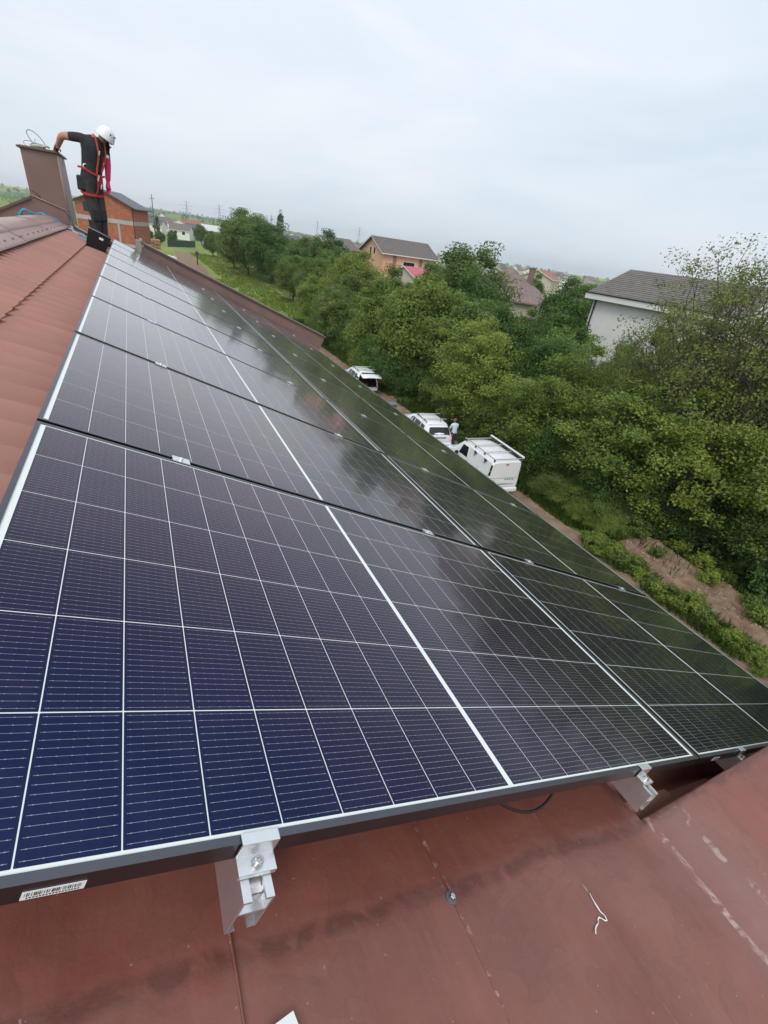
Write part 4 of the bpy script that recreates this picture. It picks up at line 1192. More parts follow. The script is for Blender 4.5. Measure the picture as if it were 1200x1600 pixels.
# ------------------------------------------------------------------ fast meshes
def np_mesh(name, V, F, mats, smooth=False):
    """V (n,3), F (m,k) with one face size"""
    me = bpy.data.meshes.new(name)
    V = np.ascontiguousarray(V, np.float32); F = np.ascontiguousarray(F, np.int32)
    k = F.shape[1]
    me.vertices.add(len(V)); me.vertices.foreach_set('co', V.ravel())
    me.loops.add(F.size); me.loops.foreach_set('vertex_index', F.ravel())
    me.polygons.add(len(F)); me.polygons.foreach_set('loop_start', np.arange(0, F.size, k, dtype=np.int32))
    if smooth: me.polygons.foreach_set('use_smooth', np.ones(len(F), bool))
    for m in (mats if isinstance(mats, (list, tuple)) else [mats]): me.materials.append(m)
    me.update(calc_edges=True); me.validate()
    return me
def unit(a): return a / np.maximum(np.linalg.norm(a, axis=1, keepdims=True), 1e-9)
def leaf_quads(rng, C, out, size, flat=0.6):
    """diamond leaves at C; out = outward direction that biases their normals"""
    n = len(C)
    nrm = unit(out * flat + rng.normal(size=(n, 3)) * 0.75 + np.array([0, 0, 0.45]))
    a = unit(np.cross(nrm, rng.normal(size=(n, 3))))
    b = np.cross(nrm, a)
    s = size * rng.uniform(0.6, 1.35, (n, 1))
    droop = nrm * s * rng.uniform(-0.15, 0.12, (n, 1))
    V = np.stack([C - a * s * .5, C + b * s * .30 + droop, C + a * s * .5, C - b * s * .30 + droop], 1).reshape(-1, 3)
    return V, np.arange(4 * n).reshape(-1, 4)

# ------------------------------------------------------------------ ground
def gh(x, y):
    d = math.hypot(x, y)
    h = 0.10 * nz(x, y, 1.0, 0.35) * smooth01((d - 6) / 10)
    h += 0.5 * nz(x, y, 4.0, 0.03) * smooth01((d - 60) / 120)
    az = math.atan2(x, y)
    if y > 0 and d > 700:
        f = smooth01((d - 900) / 2200)
        side = smooth01((0.42 - az) / 0.35) * 0.8 + 0.12
        h += f * side * (21 + 12 * nz(x, y, 2.0, 0.0011) + 5 * nz(x, y, 7.0, 0.005))
        if d > 3400: h -= (d - 3400) * 0.012
    if 12 < x < 16.4 and -6 < y < 60: h *= 0.25
    return h
def axis_pts(lim, c, fine):
    pts = set()
    s = fine; p = 0.0
    out = [0.0]
    while out[-1] < lim:
        out.append(out[-1] + max(fine, out[-1] * 0.075))
    return sorted({round(c + q, 3) for q in out} | {round(c - q, 3) for q in out})
gxs, gys = axis_pts(4800, 17, 0.8), axis_pts(4800, 18, 0.8)
gxs = [x for x in gxs if x > -3500]; gys = [y for y in gys if y > -400]
def ground_mat():
    m, nt, N, L, P = new_mat('ground_grass_and_fields')
    P.inputs['Roughness'].default_value = 0.95
    P.inputs['Specular IOR Level'].default_value = 0.15
    geo = N.new('ShaderNodeNewGeometry'); co = geo.outputs['Position']
    def noise(s, d=5, dist=0): 
        n = N.new('ShaderNodeTexNoise'); n.inputs['Scale'].default_value = s; n.inputs['Detail'].default_value = d; n.inputs['Distortion'].default_value = dist
        L.new(co, n.inputs['Vector']); return n.outputs['Fac']
    def ramp(f, stops):
        r = N.new('ShaderNodeValToRGB'); e = r.color_ramp.elements
        e[0].position, e[0].color = stops[0][0], (*stops[0][1], 1); e[1].position, e[1].color = stops[-1][0], (*stops[-1][1], 1)
        for p, c in stops[1:-1]: k = e.new(p); k.color = (*c, 1)
        L.new(f, r.inputs['Fac']); return r.outputs['Color']
    def mix(f, a, b):
        n = N.new('ShaderNodeMix'); n.data_type = 'RGBA'; L.new(f, n.inputs[0]); L.new(a, n.inputs[6]); L.new(b, n.inputs[7]); return n.outputs[2]
    near = ramp(noise(0.9, 8), [(0.28, (0.045, 0.085, 0.02)), (0.5, (0.075, 0.13, 0.028)), (0.66, (0.12, 0.165, 0.045)), (0.8, (0.17, 0.135, 0.07))])
    meadow = ramp(noise(0.08, 9), [(0.3, (0.13, 0.19, 0.045)), (0.5, (0.20, 0.255, 0.07)), (0.7, (0.27, 0.29, 0.10))])
    vo = N.new('ShaderNodeTexVoronoi'); vo.inputs['Scale'].default_value = 0.0042; vo.inputs['Randomness'].default_value = 0.9
    mp = N.new('ShaderNodeMapping'); mp.inputs['Scale'].default_value = (1.0, 0.35, 0); mp.inputs['Rotation'].default_value = (0, 0, 0.5)
    L.new(co, mp.inputs[0]); L.new(mp.outputs[0], vo.inputs['Vector'])
    fields = ramp(vo.outputs['Color'], [(0.0, (0.05, 0.09, 0.03)), (0.3, (0.11, 0.17, 0.05)), (0.55, (0.20, 0.24, 0.07)), (0.72, (0.50, 0.44, 0.06)), (0.85, (0.07, 0.12, 0.035)), (1.0, (0.22, 0.18, 0.12))])
    ln = N.new('ShaderNodeVectorMath'); ln.operation = 'LENGTH'; L.new(co, ln.inputs[0])
    def rng_(a, b):
        r = N.new('ShaderNodeMapRange'); r.inputs['From Min'].default_value = a; r.inputs['From Max'].default_value = b; L.new(ln.outputs['Value'], r.inputs['Value']); return r.outputs[0]
    c = mix(rng_(45, 85), near, meadow)
    c = mix(rng_(320, 520), c, fields)
    L.new(c, P.inputs['Base Color'])
    b = N.new('ShaderNodeBump'); b.inputs['Strength'].default_value = 0.6; b.inputs['Distance'].default_value = 0.08
    L.new(noise(3.0, 8), b.inputs['Height']); L.new(b.outputs[0], P.inputs['Normal'])
    return m
nx, ny = len(gxs), len(gys)
V = np.array([(x, y, gh(x, y)) for y in gys for x in gxs])
I = np.arange(nx * ny).reshape(ny, nx)
F = np.stack([I[:-1, :-1], I[:-1, 1:], I[1:, 1:], I[1:, :-1]], -1).reshape(-1, 4)
g = bpy.data.objects.new('ground', np_mesh('ground', V, F, ground_mat(), True)); COL.objects.link(g); g['kind'] = 'structure'

# dirt strip the vehicles stand on
SOIL = mat('dry_soil', (0.30, 0.215, 0.15), 0.95, col2=(0.17, 0.115, 0.078), vscale=1.6, bump=0.7, bscale=9, spec=0.1)
def ribbon(name, cx, y0, y1, half, step, z, m, amp=0.5, seed=0):
    P = []
    y = y0
    while y <= y1:
        l = half + amp * nz(y, seed, 0, 0.45); r = half + amp * nz(y, seed + 7, 0, 0.45) + 0.12 * nz(y, seed, 3, 1.7)
        c = cx(y)
        P.append([Vector((c + (-l + (l + r) * k / 8), y, gh(c + (-l + (l + r) * k / 8), y) + z + (0.012 if 0 < k < 8 else -0.01))) for k in range(9)])
        y += step
    mb = MB(); mb.grid(P); o = mb.build(name, m, None, True, fix=False); o['kind'] = 'structure'; return o
ribbon('dirt_path', lambda y: 13.9 + 0.02 * y, -8, 62, 1.9, 0.35, 0.012, SOIL, 0.3)
ribbon('field_track', lambda y: 6.0 + 0.048 * y + 0.6 * math.sin(y * .03), 66, 168, 2.3, 3.0, 0.05, SOIL, 0.8, 3)
# heap of spoil along the hedge foot
def bank_h(x, y):
    t = smooth01((x - 15.9) / 0.9) * smooth01((19.3 - x) / 1.2) * smooth01((10.6 - y) / 1.6)
    return gh(x, y) + t * (0.55 + 0.30 * nz(x, y, 3, 0.7) + 0.10 * nz(x, y, 5, 2.2)) + 0.03 * nz(x, y, 8, 7) - 0.03
mb = MB(); mb.grid([[Vector((x, y, bank_h(x, y))) for x in np.arange(15.7, 19.5, .12)] for y in np.arange(-6, 10.8, .12)])
SPOIL = mat('spoil_soil', (0.28, 0.19, 0.13), 0.95, col2=(0.14, 0.09, 0.06), vscale=3.5, bump=0.9, bscale=14, spec=0.1)
o = mb.build('spoil_bank', SPOIL, None, True, fix=False); o['kind'] = 'structure'
rng = np.random.default_rng(5)
mb = MB()
for i in range(700):
    x, y = rng.uniform(15.9, 19.2), rng.uniform(0, 10.4)
    s = rng.uniform(.02, .075)
    mb.box((x, y, bank_h(x, y) + s * .2), (s * rng.uniform(.8, 2), s, s * .7), Matrix.Rotation(rng.uniform(0, 3), 3, 'Z') @ Matrix.Rotation(rng.uniform(-.5, .5), 3, 'X'), mi=int(rng.integers(0, 3)), taper=(.6, .7))
o = mb.build('rubble', [mat('stone_pale', (.30, .235, .19), .9), mat('stone_brown', (.24, .15, .11), .9), mat('dry_stalks', (.33, .24, .15), .9)])
tag(o, 'small stones and dry bits scattered over the brown spoil bank', 'rubble', kind='stuff')

# ------------------------------------------------------------------ plants
LEAF = leaf_mat('leaf_green', (0.080, 0.132, 0.032), (0.155, 0.230, 0.056), (0.250, 0.325, 0.092))
BARK = mat('bark', (0.105, 0.085, 0.062), 0.95, var=0.3, vscale=6, bump=0.6, bscale=20)
GRASS = leaf_mat('grass_blades', (0.075, 0.125, 0.022), (0.115, 0.18, 0.033), (0.19, 0.22, 0.06))
def limb(mb, a, b, r0, r1, rr, wob=.12, n=5):
    a, b = Vector(a), Vector(b); L_ = (b - a).length
    pts = []
    for i in range(n + 1):
        t = i / n
        p = a.lerp(b, t) + Vector((rr.uniform(-1, 1), rr.uniform(-1, 1), rr.uniform(-.5, .8))) * wob * L_ * math.sin(math.pi * t) * .6
        pts.append(p)
    mb.tube(pts, [r0 + (r1 - r0) * i / n for i in range(n + 1)], 6, cap=False)
    return pts
def make_tree(seed, H, zc, rx, rz, nclump, nleaf, lsize, rc, trunk_r, nlimb=9, lobes=0.28, shell=0.55, base=0.12, sub=1, lr=.42):
    """uneven crown of leaf clumps round a tapered trunk with limbs reaching the clumps"""
    rng = np.random.default_rng(seed); rr = random.Random(seed)
    cs = []
    while len(cs) < nclump:
        d = unit(rng.normal(size=(1, 3)))[0]
        lob = 1 + lobes * mnoise.noise(Vector(d) * 1.7 + Vector((seed, 0, 0))) * 1.6 + lobes * 0.6 * mnoise.noise(Vector(d) * 4 + Vector((0, seed, 0)))
        r = rng.uniform(0, 1) ** (1 / 3) if rng.uniform() > shell else rng.uniform(.78, 1.0)
        p = d * r * lob * np.array([rx, rx, rz]) + np.array([0, 0, zc])
        if p[2] < base * H: continue
        cs.append(p)
    cs = np.array(cs)
    ctr = np.array([0, 0, zc])
    C, O_ = [], []
    for p in cs:
        k = max(6, int(nleaf * rng.uniform(.55, 1.4)))
        r = rc * rng.uniform(.65, 1.35)
        q = p + np.clip(rng.normal(size=(k, 3)), -1.55, 1.55) * r * np.array([1, 1, .62]) * .58
        C.append(q); O_.append(np.repeat(unit((p - ctr)[None])[0][None], k, 0))
    C, O_ = np.concatenate(C), np.concatenate(O_)
    V, F = leaf_quads(rng, C, O_, lsize)
    crown = np_mesh('crown', V, F, LEAF)
    mb = MB()
    top = zc + rz * .55
    tp = limb(mb, (0, 0, -.15), (rr.uniform(-.3, .3), rr.uniform(-.3, .3), top), trunk_r, trunk_r * .22, rr, .05, 8)
    order = list(range(len(cs))); rr.shuffle(order)
    for j in order[:nlimb]:
        p = cs[j]
        t = max(.12, min(.9, (p[2] / top) * rr.uniform(.45, .75)))
        s = tp[int(t * 8)]
        e = s.lerp(Vector(p), .96)
        lp = limb(mb, s, e, trunk_r * lr * (1 - t * .5), trunk_r * .08, rr, .15)
        for _ in range(sub):
            k = order[rr.randrange(len(order))]
            q = Vector(cs[k])
            if (q - lp[3]).length < rx * .8: limb(mb, lp[3], lp[3].lerp(q, .95), trunk_r * .15, trunk_r * .04, rr, .2, 4)
    trunk = mb.mesh('trunk', BARK, True, fix=False)
    return dict(H=H, crown=crown, trunk=trunk)
PR = {
 'broad_a': make_tree(11, 7, 4.15, 2.6, 2.9, 115, 330, .170, .80, .15, 14, .26, .75),
 'broad_b': make_tree(23, 7, 4.0, 2.7, 2.9, 125, 320, .165, .78, .16, 14, .22, .75),
 'broad_c': make_tree(37, 7, 4.3, 2.3, 2.8, 95, 350, .18, .78, .14, 12, .28, .75),
 'airy_a': make_tree(41, 6.5, 3.7, 1.75, 3.0, 95, 190, .115, .50, .07, 26, .32, .4, .06, 2, .3),
 'airy_b': make_tree(43, 6.5, 3.8, 2.1, 2.9, 100, 200, .118, .52, .08, 26, .36, .4, .06, 2, .3),
 'olive_a': make_tree(51, 11, 6.9, 3.5, 4.3, 370, 60, .105, .48, .19, 80, .36, .35, .16, 4, .26),
 'olive_b': make_tree(57, 11, 6.7, 3.9, 4.5, 380, 58, .105, .50, .20, 84, .40, .35, .14, 4, .26),
 'shrub_a': make_tree(61, 2.8, 1.35, 1.75, 1.5, 85, 240, .095, .48, .05, 16, .35, .6, .0),
 'shrub_b': make_tree(67, 2.8, 1.3, 1.9, 1.45, 90, 240, .10, .48, .05, 18, .4, .6, .0),
 'shrub_c': make_tree(71, 2.8, 1.4, 1.5, 1.6, 110, 110, .09, .40, .04, 22, .4, .5, .0, 2),
 'weed': make_tree(73, 1.0, .48, .55, .55, 60, 34, .11, .16, .012, 18, .4, .5, .0),
 'poplar': make_tree(79, 12, 6.4, 1.0, 5.8, 170, 60, .22, .40, .14, 10, .2, .6, .06),
}
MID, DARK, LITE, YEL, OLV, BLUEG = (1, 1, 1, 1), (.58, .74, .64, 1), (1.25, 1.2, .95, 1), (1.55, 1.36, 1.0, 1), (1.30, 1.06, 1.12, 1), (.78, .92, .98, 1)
def plant(proto, x, y, h, tint, label, group=None, name='tree', cat='tree', rz=None, wide=1.0, z=None):
    p = PR[proto]
    root = empty(name, (x, y, gh(x, y) if z is None else z), rz if rz is not None else random.uniform(0, 6.28))
    s = h / p['H']; root.scale = (s * wide, s * wide, s)
    tag(root, label, cat, group)
    t = child('trunk' if name != 'weed' else 'stem', p['trunk'], root)
    c = child('crown' if name != 'weed' else 'foliage', p['crown'], root)
    j = random.uniform(.9, 1.1)
    c.color = (tint[0] * j, tint[1] * j, tint[2] * j, 1)
    return root
HG = 'trees of the hedgerow beyond the parked vehicles'
# the trees one can tell apart
plant('olive_a', 22.2, 11.2, 11.6, OLV, 'tallest olive-green tree with open twiggy crown at the right edge', HG, wide=1.05)
plant('olive_b', 24.0, 14.0, 10.9, OLV, 'open olive-brown tree in front of the right end of the white house', HG)
plant('olive_a', 21.6, 14.6, 8.0, OLV, 'sparse olive tree whose twigs cross the white house wall', HG, wide=.85)
plant('olive_b', 25.5, 8.5, 11.6, OLV, 'olive tree cut by the right edge of the picture', HG)
plant('airy_a', 17.7, 22.3, 6.9, YEL, 'slender yellow-green young tree just beyond the white van', HG, wide=1.15)
plant('broad_b', 28.2, 39.4, 10.1, MID, 'tall rounded green tree standing above the hedge in the middle', HG, wide=.95)
plant('broad_c', 25.2, 35.4, 7.4, DARK, 'dark green tree right below the tall rounded one', HG)
plant('broad_a', 18.9, 31.6, 7.7, LITE, 'bright green bushy tree beside the car with raised tailgate', HG)
plant('broad_b', 20.3, 28.2, 6.9, MID, 'dense green tree right of the car with raised tailgate', HG)
plant('broad_c', 18.0, 38.0, 6.4, LITE, 'light green tree right behind the end of the brown parapet', HG)
plant('broad_a', 23.6, 57.5, 8.2, YEL, 'yellow-green tree left in front of the peach house', HG)
plant('broad_b', 31.5, 60.0, 5.6, LITE, 'light green tree in front of the peach house', HG)
plant('broad_c', 32.0, 90.0, 9.3, DARK, 'dark round tree between the terraced white house and the peach house', HG)
plant('broad_a', 21.8, 112.5, 11.6, MID, 'tall green tree group nearest the meadow, left of centre', HG, wide=1.2)
plant('broad_b', 24.8, 103.0, 9.9, DARK, 'dark tree right beside the tall one at the meadow', HG, wide=1.2)
plant('broad_a', 33.0, 32.0, 6.2, DARK, 'dark green tree in front of the mauve roofed house', HG)
plant('airy_b', 19.9, 16.6, 6.3, LITE, 'light green tree in front of the left corner of the white house', HG)
plant('airy_b', 19.9, 9.9, 5.8, YEL, 'yellow-green young tree with thin stems above the spoil bank', HG, wide=1.25)
plant('airy_a', 19.2, 12.6, 6.0, LITE, 'leafy light green sapling group below the olive trees', HG, wide=1.4)
plant('airy_b', 21.4, 6.2, 6.1, LITE, 'light green young tree at the right edge above the spoil bank', HG, wide=1.3)
plant('airy_a', 18.3, 17.8, 5.0, LITE, 'low bright green tree right of the white van', HG, wide=1.5)
plant('broad_c', 28.8, 27.5, 6.9, DARK, 'dark tree left of the white house wall', HG)
plant('broad_a', 44.0, 42.0, 8.6, DARK, 'dark tree between the mauve roof and the white house', HG)
# the rest of the hedgerow and the wood behind it
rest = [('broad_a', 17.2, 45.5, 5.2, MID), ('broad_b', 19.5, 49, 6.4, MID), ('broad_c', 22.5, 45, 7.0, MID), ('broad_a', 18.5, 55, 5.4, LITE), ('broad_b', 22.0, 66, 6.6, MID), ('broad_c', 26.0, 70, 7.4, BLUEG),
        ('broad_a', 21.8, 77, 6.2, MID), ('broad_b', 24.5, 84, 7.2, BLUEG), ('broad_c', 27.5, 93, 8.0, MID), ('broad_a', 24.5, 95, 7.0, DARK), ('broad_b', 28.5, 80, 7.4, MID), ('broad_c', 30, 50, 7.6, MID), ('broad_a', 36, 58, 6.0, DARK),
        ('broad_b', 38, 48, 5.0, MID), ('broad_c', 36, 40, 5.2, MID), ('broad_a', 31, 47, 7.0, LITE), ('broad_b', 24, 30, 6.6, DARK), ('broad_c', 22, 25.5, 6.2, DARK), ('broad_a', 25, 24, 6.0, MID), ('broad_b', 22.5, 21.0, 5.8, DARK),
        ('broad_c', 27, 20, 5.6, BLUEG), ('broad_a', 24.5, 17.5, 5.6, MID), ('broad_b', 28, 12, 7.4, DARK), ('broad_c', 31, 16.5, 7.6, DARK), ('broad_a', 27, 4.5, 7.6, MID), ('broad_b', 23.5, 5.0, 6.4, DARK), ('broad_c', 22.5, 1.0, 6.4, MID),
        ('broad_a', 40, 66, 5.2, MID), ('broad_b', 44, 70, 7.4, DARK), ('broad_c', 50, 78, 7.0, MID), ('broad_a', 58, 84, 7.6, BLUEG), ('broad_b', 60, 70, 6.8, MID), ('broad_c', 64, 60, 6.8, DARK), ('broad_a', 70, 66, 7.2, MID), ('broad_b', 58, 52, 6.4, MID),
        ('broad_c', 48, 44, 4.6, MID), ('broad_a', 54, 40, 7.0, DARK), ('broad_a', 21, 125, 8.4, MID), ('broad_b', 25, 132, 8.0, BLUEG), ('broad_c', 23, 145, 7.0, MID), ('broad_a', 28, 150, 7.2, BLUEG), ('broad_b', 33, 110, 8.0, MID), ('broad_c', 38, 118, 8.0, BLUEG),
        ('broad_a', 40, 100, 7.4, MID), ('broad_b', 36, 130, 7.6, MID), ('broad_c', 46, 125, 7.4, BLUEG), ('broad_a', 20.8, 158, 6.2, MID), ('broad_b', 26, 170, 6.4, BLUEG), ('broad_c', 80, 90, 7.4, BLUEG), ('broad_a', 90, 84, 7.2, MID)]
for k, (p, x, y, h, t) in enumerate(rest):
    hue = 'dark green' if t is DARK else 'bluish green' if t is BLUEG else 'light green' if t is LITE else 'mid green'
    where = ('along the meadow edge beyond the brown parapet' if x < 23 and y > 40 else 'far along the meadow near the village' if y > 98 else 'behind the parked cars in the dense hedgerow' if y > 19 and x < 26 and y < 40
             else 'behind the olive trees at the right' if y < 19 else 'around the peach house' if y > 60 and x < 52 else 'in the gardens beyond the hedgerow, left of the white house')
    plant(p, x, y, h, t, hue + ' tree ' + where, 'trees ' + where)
# understorey
sh = random.Random(9)
k = 0
for i in range(86):
    y = -2 + i * 0.62
    base = 20.6 if y < 9.5 else 19.0 if y < 12 else (18.2 if y < 24 else (18.6 if y < 30 else 17.0))
    if y > 40: base = 17.3
    x = base + sh.uniform(.2, 2.4) + (0.9 if i % 3 == 0 else 0)
    h = sh.uniform(1.9, 3.3)
    pr = sh.choice(['shrub_a', 'shrub_b', 'shrub_c', 'shrub_a'])
    t = sh.choice([MID, DARK, LITE, DARK, MID, BLUEG] if y > 12 else [DARK, DARK, MID, DARK, BLUEG])  # near shrubs tinted mostly dark, standing in for shade in the hedge gaps
    where = ('behind the brown spoil bank at the right' if y < 9.5 else 'at the hedge foot between the spoil bank and the van' if y < 14.5 else 'at the hedge foot beside the white van' if y < 19
             else 'at the hedge foot beside the car with closed tailgate' if y < 25.5 else 'at the hedge foot beside the car with raised tailgate' if y < 34 else 'at the hedge foot beyond the cars')
    hue = 'dark green' if t is DARK else 'bluish green' if t is BLUEG else 'light green' if t is LITE else 'mid green'
    plant(pr, x, y, h, t, hue + ' leafy shrub ' + where, 'shrubs ' + where, 'shrub', 'shrub')
for (x, y, h, t) in ((17.0, 14.1, 1.1, MID), (17.3, 12.6, 1.2, LITE), (17.5, 13.4, 1.3, MID), (16.9, 11.6, .9, LITE), (17.6, 11.2, 1.3, MID), (17.2, 10.4, 1.0, LITE)):
    plant('shrub_a', x, y, h, t, 'low leafy bramble beside the dirt strip near the van', 'low brambles beside the dirt strip', 'shrub', 'shrub', wide=1.2)
# weeds along the strip and on the bank
wd = random.Random(4)
spots = []
for i in range(44):
    y = wd.uniform(2.2, 10.2); spots.append((wd.gauss(15.85, .20), y, wd.uniform(.3, .62) * (1.25 if y > 6.5 else 1)))
for i in range(26):
    y = wd.uniform(9.5, 33); spots.append((wd.uniform(16.5, 18.1), y, wd.uniform(.5, 1.0)))
for (x, y) in ((19.3, 8.6), (19.6, 7.6), (19.4, 6.6), (19.8, 5.7), (19.5, 4.8), (19.9, 3.8), (19.4, 9.6), (20.0, 8.8), (20.2, 6.9), (17.6, 6.4), (18.0, 5.0), (17.3, 4.4), (18.3, 7.2), (17.2, 8.2), (18.5, 3.6)):
    spots.append((x, y, wd.uniform(.45, .7)))
for (x, y, h) in spots:
    zz = bank_h(x, y) if (15.8 < x < 19.3 and y < 10.6) else gh(x, y)
    where = ('on the upper side of the spoil bank' if 19.2 < x and y < 10 else 'on the brown spoil bank' if 16.9 < x and y < 9 else 'between the panel edge and the spoil bank' if y < 10.3 else 'beside the dirt strip near the van' if y < 19 else 'beside the dirt strip near the cars')
    plant('weed', x, y, h, wd.choice([LITE, YEL, MID]), 'low green weed ' + where, 'weeds ' + where, 'weed', 'weed', z=zz - .03)

def grass(name, label, boxes, dens, hmin, hmax, tint, seed, w=.012):
    rng = np.random.default_rng(seed)
    Vs, n0 = [], 0
    for (x0, x1, y0, y1, k) in boxes:
        n = int((x1 - x0) * (y1 - y0) * dens * k)
        x = rng.uniform(x0, x1, n); y = rng.uniform(y0, y1, n)
        keep = np.array([mnoise.noise(Vector((a * .5, b * .5, seed))) > -.18 for a, b in zip(x, y)])
        x, y = x[keep], y[keep]; n = len(x)
        z = np.array([bank_h(a, b) if (15.8 < a < 19.3 and b < 10.6) else gh(a, b) for a, b in zip(x, y)]) - .02
        h = rng.uniform(hmin, hmax, n) ; th = rng.uniform(0, 6.283, n); ln = rng.uniform(.1, .6, n) * h
        b = np.stack([x, y, z], 1); d = np.stack([np.cos(th), np.sin(th), 0 * th], 1); s = np.stack([-np.sin(th), np.cos(th), 0 * th], 1)
        ww = (w * rng.uniform(.6, 1.6, n))[:, None]
        tip = b + d * ln[:, None] + np.array([0, 0, 1]) * h[:, None]
        mid = b + d * (ln * .35)[:, None] + np.array([0, 0, 1]) * (h * .6)[:, None]
        Vs.append(np.stack([b - s * ww, b + s * ww, mid + s * ww * .8, tip, mid - s * ww * .8], 1).reshape(-1, 3))
    V = np.concatenate(Vs)
    F = np.arange(len(V)).reshape(-1, 5)
    o = bpy.data.objects.new(name, np_mesh(name, V, F, GRASS)); COL.objects.link(o); o.color = tint
    tag(o, label, 'grass', kind='stuff')
grass('grass', 'rough grass and weeds between the dirt strip and the hedgerow', [(15.9, 19.0, 9.5, 34, 1), (15.3, 16.3, 1, 10, 1.2), (16.6, 18.8, 1, 9.5, .05), (18.7, 21.5, -2, 11, .9), (11.0, 12.6, 8, 36, .5), (16.0, 19, 34, 60, .6)], 330, .14, .48, (.95, 1.0, .9, 1), 3)
grass('meadow_grass', 'pale meadow grass of the field beyond the parapet', [(13, 22, 60, 100, 1), (15, 27, 100, 165, .7)], 14, .2, .5, (1.7, 1.55, 1.3, 1), 6, .05)

# far trees that read as one mass
def far_wood(name, label, pts, seed, lsize=.75, n=70):
    rng = np.random.default_rng(seed)
    C, O_ = [], []
    for (x, y, h) in pts:
        p = rng.normal(size=(n, 3)); p = unit(p) * rng.uniform(.55, 1, (n, 1)) * np.array([h * .48, h * .48, h * .5]) * rng.uniform(.7, 1.2)
        C.append(p + np.array([x, y, gh(x, y) + h * .5])); O_.append(unit(p))
    V, F = leaf_quads(rng, np.concatenate(C), np.concatenate(O_), lsize)
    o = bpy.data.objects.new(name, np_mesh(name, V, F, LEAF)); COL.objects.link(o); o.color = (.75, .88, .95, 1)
    tag(o, label, 'wood', kind='stuff')
fr = random.Random(12)
pts = []
for i in range(900):
    az = fr.uniform(-.30, 1.25); d = 170 + 900 * fr.random() ** 1.6
    x, y = d * math.sin(az), d * math.cos(az)
    if az < .17 and d < 380: continue
    if mnoise.noise(Vector((x * .006, y * .006, 1))) < -.12: continue
    pts.append((x, y, fr.uniform(4, 8.0)))
far_wood('far_woodland', 'hazy far trees and gardens of the village up to the skyline', pts, 3)
pts = []
for i in range(420):
    az = fr.uniform(-.30, 1.1); d = fr.uniform(1000, 2900)
    x, y = d * math.sin(az), d * math.cos(az)
    if mnoise.noise(Vector((x * .0022, y * .0022, 5))) < .05: continue
    pts.append((x, y, fr.uniform(7, 12)))
far_wood('far_woodland', 'tree belts between the far fields on the skyline hills', pts, 4, 3.2, 40)

